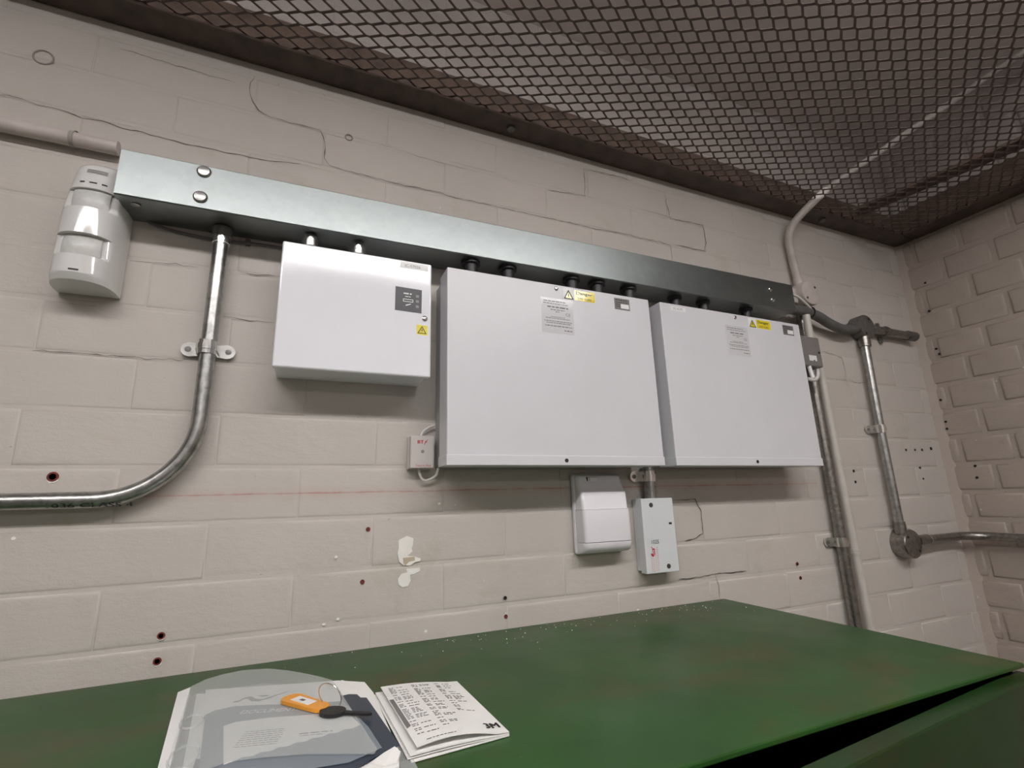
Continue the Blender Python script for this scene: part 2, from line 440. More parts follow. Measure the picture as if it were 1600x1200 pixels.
CR = [
 ([(-0.48,.572),(-0.4194,0.5709),(-0.3993,0.5737),(-0.3775,0.5682),(-0.3526,0.569),(-0.326,0.5635),(-0.3036,0.5652),(-0.2799,0.5616),(-0.252,0.5612),(-0.2231,0.5587),(-0.1977,0.557),(-0.1676,0.5589),(-0.1363,0.5585),(-0.0995,0.5594),(-0.0615,0.5628),(-0.0322,0.5685)], .00055),
 ([(-0.1149,0.7197),(-0.1192,0.7022),(-0.1195,0.6826),(-0.1132,0.6654),(-0.1024,0.6511),(-0.0873,0.6446),(-0.0676,0.6446),(-0.0423,0.6436),(-0.0218,0.6437),(-0.0061,0.6434),(-0.0001,0.6307),(0.0041,0.6123),(0.0044,0.589),(0.0135,0.5761),(0.0402,0.5743),(0.0785,0.5741),(0.1125,0.5712),(0.1533,0.5709),(0.1652,0.5726),(0.2142,0.5712),(0.2331,0.5689),(0.2783,0.57),(0.3185,0.5695),(0.36,0.5691),(0.3884,0.5698),(0.4323,0.5693),(0.4933,0.5707),(0.557,0.569),(0.6244,0.5737),(0.6766,0.5716),(0.7312,0.5728),(0.7627,0.5708),(0.7635,0.5332)], .0006),
 ([(0.7842,0.575),(0.8669,0.5741),(0.8768,0.5983),(0.8741,0.6466),(0.8373,0.6456),(0.7719,0.6416),(0.7642,0.6862),(0.7698,0.6997)], .0007),
 ([(0.6649,0.7164),(0.6383,0.7196),(0.5858,0.7173),(0.5384,0.7144),(0.5366,0.6445),(0.4741,0.6401),(0.4431,0.6354)], .0006),
 ([(0.6956,-0.0078),(0.7506,-0.0079),(0.7571,-0.0209),(0.7643,-0.0301),(0.7624,-0.0754),(0.7444,-0.0831),(0.7141,-0.0876)], .0009),
 ([(0.6884,-0.1572),(0.7203,-0.1575),(0.7532,-0.1566),(0.782,-0.1553),(0.8304,-0.1555),(0.8662,-0.1558)], .0008),
 ([(0.782,-0.1553),(0.7868,-0.1774),(0.7862,-0.2013)], .0011),
 ([(1.2378,0.3568),(1.2747,0.3533),(1.3109,0.3442),(1.3165,0.3181),(1.3141,0.2916),(1.3447,0.2798),(1.3912,0.283)], .0006),
 ([(-0.2413,0.3482),(-0.2151,0.3519),(-0.1878,0.3537),(-0.1594,0.3534)], .0004),
 ([(-0.1045,0.3554),(-0.0823,0.3537),(-0.0555,0.3571)], .0006),
 ([(-0.1189,0.2799),(-0.0846,0.277),(-0.0513,0.279)], .0005),
 ([(-0.329,0.2071),(-0.2897,0.2065),(-0.2344,0.2072),(-0.2053,0.2061),(-0.16,0.2083)], .0005),
 ([(.0955,.645),(.16,.641),(.27,.637)], .00025),
 ([(-.30,.70),(-.20,.695),(-.14,.694)], .00035),
]
for pts, wd in CR: wb.part('crack', ribbon(pts, wd), 'crack')
def disc(mb, c, r, y, n=14, sx=1.0, seed=0):
    rnd = random.Random(seed*13+1)
    return mb.add([(c[0]+math.cos(math.tau*i/n)*r*sx*rnd.uniform(.85, 1.1), y, c[1]+math.sin(math.tau*i/n)*r*rnd.uniform(.85, 1.1)) for i in range(n)], [list(range(n))])
HOLES = [(-0.2836,0.045,.0062,1),(-0.1471,-0.1545,.0045,1),(-0.1477,-0.1838,.0047,1),(0.1025,-0.0366,.0034,1),(0.0971,-0.1113,.0034,1),(0.3257,-0.1838,.0032,1),(0.3254,-0.1555,.0030,0),(1.2713,0.0477,.0036,0),(1.2708,0.021,.0036,0),(1.0206,-0.1532,.004,1),(1.0238,-0.1826,.004,1),(1.5077,0.1035,.0034,0),(1.5485,0.1041,.0034,0),(1.5813,0.1045,.0036,0),(1.6254,0.1087,.005,0),(1.5541,0.0555,.0036,0),(1.5578,0.0263,.003,0)]
for i, (x, z, r, k) in enumerate(HOLES):
    y = -.0012
    rim = wb.part('drill_hole', MB().lathe((x, y, z), (0, -1, 0), [(0, r*1.0), (.0006, r*.95), (.0006, r*.62), (-.006, r*.60)], 14), 'plug' if k else 'black')
    if r > .0038: wb.part('hole_chip', disc(MB(), (x+.0003, z-r*.30), r*1.02, -.0012, 12, .95, i), 'chip')
for y, z in [(-0.0406,0.3958),(-0.0452,0.3789),(-0.0224,0.2469),(-0.0224,0.1837),(-0.0215,0.1636),(-0.0645,0.0561),(-0.0626,0.0254),(-0.0526,0.5987),(-0.0455,0.5115)]:
    wr.part('drill_hole', MB().lathe((XR-.0012, y, z), (-1, 0, 0), [(0, .0034), (.0006, .0032), (.0006, .0022), (-.006, .002)], 12), 'black')
fw = front(0, 0, -.0012)
PA = [(0.1489,-0.0551),(0.1622,-0.0495),(0.1719,-0.0535),(0.1715,-0.0621),(0.1695,-0.0691),(0.1711,-0.0729),(0.1628,-0.0792),(0.1748,-0.0809),(0.184,-0.0843),(0.1834,-0.088),(0.175,-0.0894),(0.1676,-0.0937),(0.1572,-0.0923),(0.1506,-0.0868),(0.1479,-0.0748),(0.1495,-0.0665)]
PG = [(0.1564,-0.0816),(0.1742,-0.0808),(0.1749,-0.0866),(0.166,-0.0879),(0.1602,-0.0926),(0.1571,-0.0895)]
PB = [(0.1618,-0.0983),(0.1827,-0.0979),(0.1834,-0.1027),(0.1753,-0.1063),(0.1679,-0.1071),(0.1689,-0.1156),(0.1653,-0.123),(0.1565,-0.1241),(0.15,-0.1195),(0.1495,-0.1112),(0.1546,-0.1047),(0.1634,-0.1034)]
wb.part('peeled_paint', MB().prism(PA, 'y', -.0014, .004), 'chip')
wb.part('peeled_paint', MB().prism(PG, 'y', -.0018, .004), 'chip_beige')
wb.part('peeled_paint', MB().prism(PB, 'y', -.0014, .004), 'chip')
for i, (x, z) in enumerate([(0.0583,-0.0735),(0.2132,-0.0018),(0.0654,-0.1586),(0.0467,-0.1633),(0.1935,-0.19),(0.5869,-0.2015),(0.9762,-0.1722),(-0.3094,-0.0275)]):
    wb.part('paint_chip', disc(MB(), (x, z), .0020, -.0014, 8, 1.3, i+3), 'chip')
for x, z, r in [(-.3841, .6496, .0115), (.0423, .6437, .006)]:
    wb.part('screw_ring_mark', MB().torus((x, -.0006, z), (0, 1, 0), r, .0013, 24, 6), 'stain')

# ------------------------------------------------------------------ mesh ceiling and its steel
an = Thing('steel_angle', (.3, 0, ZM), 'long brown steel angle bolted along the wall under the mesh ceiling', 'angle')
an.part('flange', MB().prism([(-.002, ZM-.004), (-.052, ZM-.004), (-.052, ZM+.001), (-.007, ZM+.001), (-.007, ZM+.100), (-.002, ZM+.100)], 'x', -1.4, XR-.004), 'brown')
for x in (-.62, .352, 1.30):
    an.part('bolt', MB().lathe((x, -.026, ZM-.004), (0, 0, -1), [(0, .0085), (.004, .0085), (.006, .0062), (.0065, .002)], 16), 'cast')
an2 = Thing('steel_angle', (XR, -.5, ZM), 'brown steel angle along the right-hand brick wall under the mesh ceiling', 'angle')
an2.part('flange', MB().prism([(XR-.002, ZM-.004), (XR-.062, ZM-.004), (XR-.062, ZM+.001), (XR-.007, ZM+.001), (XR-.007, ZM+.100), (XR-.002, ZM+.100)], 'y', -2.0, -.056), 'brown')
an2.part('corner_plate', MB().box(XR-.007, XR-.002, -.056, -.008, ZM+.002, ZM+.100), 'brown')
d_ = Vector((-.22, 1, 0)).normalized(); n_ = Vector((d_.y, -d_.x, 0)); c_ = Vector((1.46, -.40, 0))
p = [c_+d_*t+n_*s for t, s in ((-.75, -.024), (.34, -.024), (.34, .024), (-.75, .024))]
solo('stiffener_bar', MB().prism([(q.x, q.y) for q in p], 'z', ZM+.009, ZM+.017), 'brown', (1.46, -.4, ZM+.009),
     'flat brown steel bar lying slantwise on the mesh near the right-hand wall', 'steel bar')
# expanded metal: diamonds 50 x 23 mm, bonds along x
mm = MB(); ex, ey = .0249, .01135; ox, oy = .1062, -.1862
zt = ZM+.0036; hb = .0034; sw = .0019; th = .0005
def strand(a, b, tilt):
    a = Vector(a); b = Vector(b); t = (b-a).normalized(); s = Vector((-t.y, t.x, 0))*sw; up = Vector((0, 0, th))
    ti = Vector((0, 0, tilt))
    vs = []
    for p_ in (a, b):
        vs += [p_-s-up-ti, p_+s-up+ti, p_+s+up+ti, p_-s+up-ti]
    mm.add(vs, [(0, 4, 5, 1), (1, 5, 6, 2), (2, 6, 7, 3), (3, 7, 4, 0)])
SK = .036        # the sheet lies a little askew to the wall
i0, i1 = int((-1.4-ox)/ex), int((XR-.012-ox)/ex); j0, j1 = int((-1.95-oy)/ey), int((.06-oy)/ey)
for i in range(i0, i1+1):
    for j in range(j0, j1+1):
        if (i+j) % 2: continue
        x, y = ox+i*ex, oy+j*ey+SK*i*ex
        if y > -.012 or math.hypot(x-1.206, y+.074) < .026: continue
        strand((x-hb, y, zt), (x+hb, y, zt), .0003)
        for sy in (1, -1):
            if j+sy > j1 or j+sy < j0 or i+1 > i1: continue
            if y+sy*ey+SK*ex < -.012: strand((x+hb, y, zt), (x+ex-hb, y+sy*ey+SK*ex, zt), .0003*sy)
solo('expanded_mesh_sheet', mm, 'mesh', (.2, -.6, ZM), 'brown expanded metal mesh sheet of diamond openings forming the ceiling', 'mesh ceiling', ang=None)
# ------------------------------------------------------------------ lamps of the room
def batten(x0, x1, y, zb, zt_, lampmat, label):
    """trough luminaire: white sheet-steel housing, prismatic panel facing down"""
    t = Thing('fluorescent_luminaire', ((x0+x1)/2, y, zt_), label, 'lamp', 'ceiling luminaires'); hw = .082
    t.part('housing', MB().prism([(y-.050, zt_), (y-hw, zt_-.050), (y-hw, zb+.024), (y-hw+.003, zb+.024), (y-hw+.003, zt_-.048), (y-.049, zt_-.003),
        (y+.049, zt_-.003), (y+hw-.003, zt_-.048), (y+hw-.003, zb+.024), (y+hw, zb+.024), (y+hw, zt_-.050), (y+.050, zt_)], 'x', x0, x1), 'batten')
    t.part('diffuser', MB().box(x0+.012, x1-.012, y-hw+.004, y+hw-.004, zb, zb+.028), lampmat)
    for a in (x0, x1-.010):
        t.part('end_cap', MB().rbox(a, a+.010, y-hw-.001, y+hw+.001, zb-.001, zt_-.020, .002), 'batten')
batten(-1.15, 1.25, -1.265, .960, ZC-.001, 'lamp', 'long fluorescent luminaire on the ceiling slab above the mesh, nearest the grey boxes')
batten(-1.10, 1.30, -4.1, .960, ZC-.001, 'lamp2', 'long fluorescent luminaire on the ceiling slab further back in the room')

# ================================================================== WALL-MOUNTED THINGS
# ---- galvanised trunking
TD = .070; tz0, tz1 = .4115, .4815; tx0, tx1 = -.2514, 1.0613
def tilt(mb):
    mb.v = [(x, y, z+.0042*(x-tx0)) for x, y, z in mb.v]; return mb
tr = Thing('cable_trunking', ((tx0+tx1)/2, 0, tz0), 'long square galvanised steel cable trunking running above the white and grey boxes', 'trunking')
tr.part('body', tilt(MB().box(tx0+.001, tx1-.001, -TD+.0025, -.001, tz0+.0012, tz1-.0012)), 'trunk')
c = .0016
lid = tr.part('lid', tilt(MB().prism([(-TD+.014, tz0), (-TD+c, tz0), (-TD, tz0+c), (-TD, tz1-c), (-TD+c, tz1), (-TD+.014, tz1), (-TD+.014, tz1-.0012), (-TD+.002, tz1-.0014), (-TD+.002, tz0+.0014), (-TD+.014, tz0+.0012)], 'x', tx0, tx1)), 'trunk')
for x, z in ((-.1538, .4713-.0006), (-.1542, .4296)):
    tr.part('bolt', MB().lathe((x, -TD, z), (0, -1, 0), [(0, .0092), (.0012, .0092), (.0034, .0072), (.0042, .003), (.0043, .0004)], 20), 'conduit')
for x, z in ((.9828, .4631), (.9854, .4372)):
    tr.part('bolt', MB().lathe((x, -TD, z), (0, -1, 0), [(0, .0058), (.001, .0058), (.0028, .0042), (.0033, .001)], 16), 'chrome')
tr.part('end_screw', MB().lathe((-.232, -.050, tz0+.001), (0, 0, -1), [(0, .006), (.002, .006), (.003, .002)], 14), 'conduit')
for x in (.256, .327, .461, .519, .595):
    tr.part('gland', tilt(MB().lathe((x, -.045, tz0+.002), (0, 0, -1), [(0, .017), (.007, .017), (.0075, .012), (.042, .012)], 20)), 'gland')
for x in (.72, .80, .93):
    tr.part('gland', tilt(MB().lathe((x, -.040, tz0+.002), (0, 0, -1), [(0, .015), (.006, .015), (.0065, .011), (.042, .011)], 18)), 'gland')
# thin grey cable clipped under the trunking
cb = Thing('grey_cable', (-.14, 0, .40), 'thin dark grey cable clipped to the wall just below the trunking', 'cable')
cb.part('cable_run', MB().tube(spline([(-.235, -.004, .425), (-.225, -.004, .412), (-.19, -.004, .404), (-.14, -.004, .401), (-.09, -.004, .404), (-.03, -.004, .405), (.05, -.004, .404)]), .0024, 8), 'cable_grey')
cb.part('cable_clip', MB().rbox(-.101, -.094, -.009, 0, .400, .409, .001), 'cable_grey')

# ---- saddles and round boxes
def saddle(t, c, r, axis, yc, under=None, ear=.020, mat='chrome', one=False, wd=.020):
    """strap over a conduit whose axis runs along z or x, centre c=(x,z), conduit centre depth yc (negative)"""
    x, z = c; mb = MB()
    arc = [math.pi*i/12 for i in range(13)]
    ro, ri = r+.0022, r+.0002
    def P(a, b, d): return (x+a, b, z+d) if axis == 'z' else (x+d, b, z+a)
    hw = wd*.5
    for k, (w0, w1, bulge) in enumerate(((-hw, -hw*.4, 0), (-hw*.4, hw*.4, .0012), (hw*.4, hw, 0))):
        o, i_ = ro+bulge, ri
        pts = [(o*math.cos(a), yc-o*math.sin(a)) for a in arc]+[(-o, -.004), (-i_, -.004)]+[(i_*math.cos(a), yc-i_*math.sin(a)) for a in arc[::-1]]+[(i_, -.004), (o, -.004)]
        n = len(pts); vs = [P(p[0], p[1], w0) for p in pts]+[P(p[0], p[1], w1) for p in pts]
        mb.add(vs, [(q, (q+1) % n, n+(q+1) % n, n+q) for q in range(n)], False)
        fs = []; m_ = len(arc); inner = list(range(m_+2, m_+2+m_))[::-1]
        for base in (0, n):
            fs += [(base+q, base+q+1, base+inner[q+1], base+inner[q]) for q in range(m_-1)]
            fs += [(base+m_-1, base+m_, base+m_+1, base+m_+2), (base, base+2*m_+1, base+2*m_+2, base+2*m_+3)]
        mb.add(vs, fs)
    s = t.part('saddle_clip', mb, mat, under)
    for sd in ((-1,) if one else (-1, 1)):
        n = 12; pts = []
        cx = sd*(r+ear*.55); 
        pts = [(sd*(r-.001), -hw*.85), (cx, -hw*1.05)]+[(cx+sd*math.cos(a)*hw*1.1, math.sin(a)*hw*1.05) for a in [(-math.pi/2+math.pi*q/n) for q in range(1, n)]]+[(cx, hw*1.05), (sd*(r-.001), hw*.85)]
        e = MB(); vs = [P(p[0], -.0065, p[1]) for p in pts]+[P(p[0], -.003, p[1]) for p in pts]; k = len(pts)
        e.add(vs, [list(range(k)), list(range(k, 2*k))]); e.add(vs, [(q, (q+1) % k, k+(q+1) % k, k+q) for q in range(k)])
        t.part('saddle_ear', e, mat, s)
        px, py, pz = P(cx+sd*.002, -.0065, 0)
        t.part('screw', MB().lathe((px, py, pz), (0, -1, 0), [(0, .0042), (.0012, .0038), (.0014, .0012)], 12), 'cast', s)
    return s
def roundbox(t, x, z, r, d, mat, screws, name='box_body', tiltscrew=0.6):
    b = t.part(name, MB().lathe((x, 0, z), (0, -1, 0), [(0, r*.98), (d*.62, r), (d*.66, r*1.0), (d*.68, r*.99)], 32), mat)
    l = t.part('box_lid', MB().lathe((x, -d*.68, z), (0, -1, 0), [(0, r*1.0), (d*.16, r*1.0), (d*.24, r*.95), (d*.26, r*.9), (d*.26, .001)], 32), mat)
    for s in (-1, 1):
        t.part('screw', MB().lathe((x+s*r*.72*math.cos(tiltscrew), -d*.68-d*.26, z+s*r*.72*math.sin(tiltscrew)), (0, -1, 0), [(0, .0036), (.001, .0032), (.0011, .001)], 10), screws, l)
    return b

# ---- conduit with the swept bend at the left
cl = Thing('steel_conduit', (-.13, 0, .02), 'galvanised conduit dropping from the trunking and bending away to the left edge', 'conduit')
path = fillet([(-.1305, -.021, .4118), (-.1305, -.021, .0155), (-1.2, -.021, .0125)], .105, 18)
cpipe = cl.part('pipe', MB().tube(path, .0101, 20), 'conduit')
cl.part('coupler', MB().cyl((-.1305, -.021, .397), (-.1305, -.021, .4118), .0135, 22), 'cast')
cl.part('ferrule', MB().lathe((-.1305, -.021, .399), (0, 0, -1), [(0, .0118), (.012, .0118), (.0125, .0108), (.014, .0108)], 22), 'chrome')
saddle(cl, (-.1325, .2235), .0101, 'z', -.021, ear=.024)
mb = MB()
def onpipe(u, v, k=0):
    a = math.radians(-4)-v/.0101; rr = .01022+.00004*k
    return (-.262+u, -.021-rr*math.cos(a), .0152+rr*math.sin(a)+v*0)
def onpipe2(u, v, k=0):
    a = v/.0101+math.radians(-58); rr = .01025+.00004*k
    return (-.275+u, -.021-rr*math.cos(a), .0152+rr*math.sin(a))
lettering(mb, '1036 CLASS 4', onpipe2, .085, .0065, .0003)
cl.part('stamped_lettering', mb, 'stamp', cpipe)

# ---- painted pipe at top left
pl = Thing('painted_pipe', (-.5, 0, .517), 'pipe painted like the wall running in from the left to the trunking end', 'pipe')
pl.part('pipe', MB().tube([(-1.3, -.013, .517), (-.8, -.013, .517), (-.5, -.013, .5175), (-.274, -.013, .517)], .0102, 16), 'pipe_paint')
pl.part('strap', MB().cyl((-.3295, -.013, .517), (-.3245, -.013, .517), .0112, 18), 'stain')
pl.part('strap_screw', MB().lathe((-.327, 0, .5305), (0, -1, 0), [(0, .0035), (.010, .0035), (.011, .002)], 10), 'crack')

# ---- motion detector
pd = Thing('motion_detector', (-.27, 0, .29), 'white two-window motion detector mounted beside the left end of the trunking', 'detector')
PX, PW, PZ0, PZ1 = -.2805, .0345, .2895, .4720
def pir_d(z):
    t = (z-PZ0)/(PZ1-PZ0)
    d = .0605-.016*max(0, (t-.56))/.44
    if t > .9: d *= math.sqrt(max(.05, 1-((t-.9)/.1)**2*.55))
    if t < .04: d *= .90+.10*(t/.04)
    return d
def pir_w(z):
    t = (z-PZ0)/(PZ1-PZ0); w_ = PW
    if t > .5: w_ *= 1-.16*((t-.5)/.5)**1.5
    if t > .94: w_ *= math.sqrt(max(.3, 1-((t-.94)/.06)**2*.4))
    return w_
WIN = ((.3905, .4215), (.3225, .3530))
def inset(z, a):
    for z0, z1 in WIN:
        aa = abs(a)
        lo = z0+.004*(aa/.6)**2*0
        zt_ = z1+.0035*(1-(aa/.9)**2)*0
        if z0 <= z <= zt_ and aa < .98:
            k = 1.0 if aa < .62 else (0.98-aa)/.36
            if z < z0+.0035: k *= (z-z0)/.0035
            return .0085*k
    return 0
def pirpt(z, a, extra=0.0):
    d, w_ = pir_d(z), pir_w(z); i_ = inset(z, a)+extra
    s = math.sin(a); q = math.cos(a)
    return (PX+w_*math.copysign(abs(s)**.85, s)*(1-i_/.06*.35), -.002-(d-i_)*max(q, 0)**.62, z)
NA = 56; zs = sorted(set([PZ0+(PZ1-PZ0)*i/70 for i in range(71)]+[e+o for W_ in WIN for e in W_ for o in (-.0001, .0001)]+[WIN[0][0]+.0035, WIN[1][0]+.0035]))
angs = [-math.pi/2+math.pi*i/NA for i in range(NA+1)]
vs = [pirpt(z, a) for z in zs for a in angs]; n = NA+1
mb = MB().add(vs, [(k*n+i, k*n+i+1, (k+1)*n+i+1, (k+1)*n+i) for k in range(len(zs)-1) for i in range(NA)], True)
mb.add([pirpt(PZ0, a) for a in angs], [list(range(n))]); mb.add([pirpt(PZ1, a) for a in angs], [list(range(n))])
body = pd.part('housing', mb, 'white_plastic', ang=math.radians(28))
pd.part('back_plate', MB().rbox(PX-PW*.96, PX+PW*.96, -.010, 0, PZ0+.004, PZ1-.004, .002), 'white_plastic')
for z0, z1 in WIN:
    m_ = MB(); za = [z0+.003+(z1-z0-.003)*i/6 for i in range(7)]; aa = [-.62+1.24*i/16 for i in range(17)]
    def lp(z, a): 
        x, y, zz = pirpt((z0+z1)/2, a); bul = .0035*math.cos((z-(z0+z1)/2)/(z1-z0)*math.pi)
        return (x, y-.0012-bul*.7, z)
    m_.add([lp(z, a) for z in za for a in aa], [(k*17+i, k*17+i+1, (k+1)*17+i+1, (k+1)*17+i) for k in range(6) for i in range(16)], True)
    pd.part('lens_window', m_, 'lens', label='translucent lens window')
def pirmark(a0, a1, z, h, mat, nm):
    m_ = MB(); k = 6
    vs = []
    for i in range(k+1):
        a = a0+(a1-a0)*i/k
        for zz in (z-h, z+h):
            x, y, q = pirpt(zz, a); vs.append((x, y-.0004, q))
    m_.add(vs, [(2*i, 2*i+2, 2*i+3, 2*i+1) for i in range(k)]); pd.part(nm, m_, mat, body)
for a in (-.30, .02, .34): pirmark(a-.09, a+.09, .4305, .0011, 'black', 'vent_slot')
for q in range(3): pirmark(-.26, .36, .4520-.0022*q, .0006, 'inkgrey', 'vent_slot')
pirmark(-.10, .12, .3005, .0012, 'black', 'indicator_slot')

# ---- boxes
def triangle_sign(t, under, x, z, s, y, bolt=True):
    """black-edged warning triangle with a lightning bolt; x,z = centre of base"""
    f = front(x, z, y); mb = MB()
    o = [(-s/2, 0), (s/2, 0), (0, s*.87)]; i_ = [(-s*.36, s*.08), (s*.36, s*.08), (0, s*.70)]
    mb.add([f(*p) for p in o+i_], [(0, 1, 4, 3), (1, 2, 5, 4), (2, 0, 3, 5)])
    poly(mb, f, [(.02*s, s*.56), (-.09*s, s*.34), (.0, s*.34), (-.06*s, s*.14), (.10*s, s*.40), (.02*s, s*.40), (.07*s, s*.56)])
    t.part('warning_triangle', mb, 'black', under)
lp_ = Thing('white_panel', (.066, 0, .188), 'glossy white power supply cabinet with a small black label, hung left of the grey boxes', 'electrical box')
x0, x1, z0, z1, d = -.0442, .1772, .188, .3790, .080
lp_.part('back_box', MB().rbox(x0+.0025, x1-.0025, -d+.012, -.0005, z0+.003, z1-.003, .002), 'white_gloss')
door = lp_.part('door', MB().rbox(x0, x1, -d, -d+.0125, z0, z1, .0028, 3), 'white_gloss')
for x in (-.0075, .0641):
    lp_.part('gland', MB().lathe((x, -.045, z1-.004), (0, 0, 1), [(0, .0095), (.016, .0095), (.0165, .0125), (.027, .0125), (.0275, .010), (.034, .010)], 20), 'chrome')
f = front(0, 0, -d-.0003)
s1 = lp_.part('sticker', MB().prism([(.1262, .3652), (.1708, .3652), (.1708, .3755), (.1262, .3755)], 'y', -d-.0002, -d+.0005), 'label_white', door)
lp_.part('lettering', lettering(MB(), 'IC-57026', front(.1335, .3676, -d-.0004), .025, .0048), 'midgrey', s1)
s2 = lp_.part('display_label', MB().prism([(.1197, .2923), (.1613, .2915), (.1613, .3312), (.1197, .3320)], 'y', -d-.0003, -d+.0005), 'darkgrey', door)
y = -d-.0005; fl = front(0, 0, y)
mb = MB(); wordlines(mb, [(.1325, .1450, .3208, .0022), (.1350, .1435, .3163, .0012)], fl, 5)
quad(mb, fl, .1318, .1478, .3118, .3128); quad(mb, fl, .1318, .1478, .3080, .3090); quad(mb, fl, .1318, .1328, .3080, .3128); quad(mb, fl, .1468, .1478, .3080, .3128)
poly(mb, fl, [(.1360, .3010), (.1440, .3042), (.1445, .3058), (.1362, .3030)])
lp_.part('symbols', mb, 'label_white', s2)
for z in (.3195, .3108, .3020): lp_.part('indicator', quad(MB(), fl, .1520, .1568, z-.0022, z+.0022), 'midgrey', s2)
lp_.part('lock', MB().lathe((.1665, -d, .2836), (0, -1, 0), [(0, .0046), (.0010, .0046), (.0022, .0030), (.0024, .0006)], 16), 'chrome', door)
s3 = lp_.part('warning_sticker', MB().prism([(.1537, .2562), (.1712, .2556), (.1712, .2718), (.1537, .2724)], 'y', -d-.0002, -d+.0005), 'yellow_matt', door)
triangle_sign(lp_, s3, .1625, .2580, .0145, -d-.0004)

def grey_box(x0, x1, label, sticker, lab_x, dang_x, type_x, screw_x, low_x):
    z0, z1, d = .0535, .3746, .090
    t = Thing('control_box', ((x0+x1)/2, 0, z0), label, 'electrical box', 'large grey control boxes')
    t.part('back_box', MB().rbox(x0+.005, x1-.005, -.042, -.0005, z0+.003, z1-.003, .0015), 'lid_back')
    t.part('edge_flange', MB().rbox(x0+.0015, x1-.0015, -.050, -.0445, z0+.0065, z1-.004, .001), 'lid_back')
    c = t.part('cover', MB().rbox(x0, x1, -d, -.046, z0+.0125, z1, .0016, 2), 'lid')
    t.part('cover_lip', MB().rbox(x0-.0008, x1+.0008, -d-.0012, -.044, z0, z0+.0160, .0010, 2), 'lid', c)
    y = -d-.0003
    t.part('screw', MB().lathe((screw_x, -d, .3665), (0, -1, 0), [(0, .0042), (.0010, .0042), (.0024, .0030), (.0028, .0006)], 16), 'chrome', c)
    t.part('screw', MB().lathe((low_x, -d-.0012, .0615), (0, -1, 0), [(0, .0034), (.0006, .0034), (.0007, .001)], 14), 'black', c)
    # maker's plate
    ax = lab_x; w_, h_ = .0640, .0655; bz = .3005-.019
    lb = t.part('maker_label', MB().prism([(ax, bz), (ax+w_, bz), (ax+w_, bz+h_), (ax, bz+h_)], 'y', -d-.0002, -d+.0005), 'label_grey', c)
    f_ = front(ax, bz, y)
    mb = MB(); wordlines(mb, [(.005, .050, .0590, .0016), (.004, .056, .0548, .0013), (.012, .054, .0478, .0024), (.018, .046, .0432, .0015), (.028, .038, .0398, .0013),
        (.018, .046, .0300, .0011), (.008, .056, .0272, .0012), (.005, .060, .0218, .0013), (.009, .057, .0186, .0013), (.006, .060, .0128, .0016), (.044, .060, .0058, .0018)], f_, int(x0*100))
    lettering(mb, 'CE', front(ax+.0485, bz+.0345, y), .0095, .0055)
    t.part('lettering', mb, 'inkgrey', lb)
    # yellow danger label
    ax, aw, ah, bz = dang_x, .0680, .0228, .3482
    dl = t.part('danger_label', MB().prism([(ax, bz), (ax+aw, bz), (ax+aw, bz+ah), (ax, bz+ah)], 'y', -d-.0004, -d+.0005), 'label_white', c)
    t.part('yellow_field', quad(MB(), front(ax, bz, -d-.0006), .0235, aw-.0015, .0015, ah-.0015), 'yellow', dl)
    t.part('triangle_field', poly(MB(), front(ax, bz, -d-.0006), [(.0025, .0022), (.0205, .0022), (.0115, .0195)]), 'yellow', dl)
    triangle_sign(t, dl, ax+.0115, bz+.0018, .0205, -d-.0008)
    mb = lettering(MB(), 'Danger', front(ax+.0275, bz+.0112, -d-.0008), .034, .0078, .00012)
    lettering(mb, '230 Volts', front(ax+.0300, bz+.0040, -d-.0008), .029, .0042)
    t.part('lettering', mb, 'black', dl)
    # type plate
    ax, aw, ah, bz = type_x, .0345, .0230, .3445
    tl = t.part('type_label', MB().prism([(ax, bz), (ax+aw, bz), (ax+aw, bz+ah), (ax, bz+ah)], 'y', -d-.0002, -d+.0005), 'label_dark', c)
    t.part('white_field', quad(MB(), front(ax, bz, y), .0140, aw-.002, .0030, .0120), 'label_white', tl)
    mb = wordlines(MB(), [(.003, aw-.003, .0185, .0018), (.003, .013, .0140, .0014), (.003, .013, .0100, .0014), (.003, .013, .006, .0014), (.014, aw-.003, .0145, .0014)], front(ax, bz, y), 4)
    t.part('lettering', mb, 'black', tl)
    if sticker:
        st = t.part('sticker', MB().prism([(.6590, .3603), (.6988, .3603), (.6988, .3694), (.6590, .3694)], 'y', -d-.0002, -d+.0005), 'label_white', c)
        t.part('lettering', lettering(MB(), 'IC-ICM', front(.6665, .3627, y-.0001), .0225, .0045), 'midgrey', st)
    return t
grey_box(.2005, .6060, 'large light grey control box in the middle, next to the white cabinet', False, .3695, .4145, .5250, .4014, .4035)
grey_box(.6335, 1.0320, 'large light grey control box at the right, with a white sticker at its top left', True, .8010, .8710, .9765, .8331, .8381)

# ---- small telecom box
bt = Thing('telecom_box', (.179, 0, .0535), 'small off-white telecom box with a red logo beside the middle grey box', 'telecom box')
x0, x1, z0, z1, d = .1600, .1990, .0538, .1052, .024
def frustum(xa, xb, za, zb, ya, ins, yb):
    a = [(xa, ya, za), (xb, ya, za), (xb, ya, zb), (xa, ya, zb)]
    b = [(xa+ins, yb, za+ins), (xb-ins, yb, za+ins), (xb-ins, yb, zb-ins), (xa+ins, yb, zb-ins)]
    return MB().add(a+b, [(3, 2, 1, 0), (4, 5, 6, 7)]+[(i, (i+1) % 4, 4+(i+1) % 4, 4+i) for i in range(4)])
bt.part('base', MB().rbox(x0-.0012, x1-.0005, -.009, -.0005, z0-.0012, z1+.0002, .0008), 'bt_white')
bc = bt.part('cover', MB().rbox(x0, x1-.001, -d, -.008, z0, z1, .0012), 'bt_white')
mb = lettering(MB(), 'BT', front(x0+.0112, z1-.0125, -d-.0003), .0095, .0052, .0003)
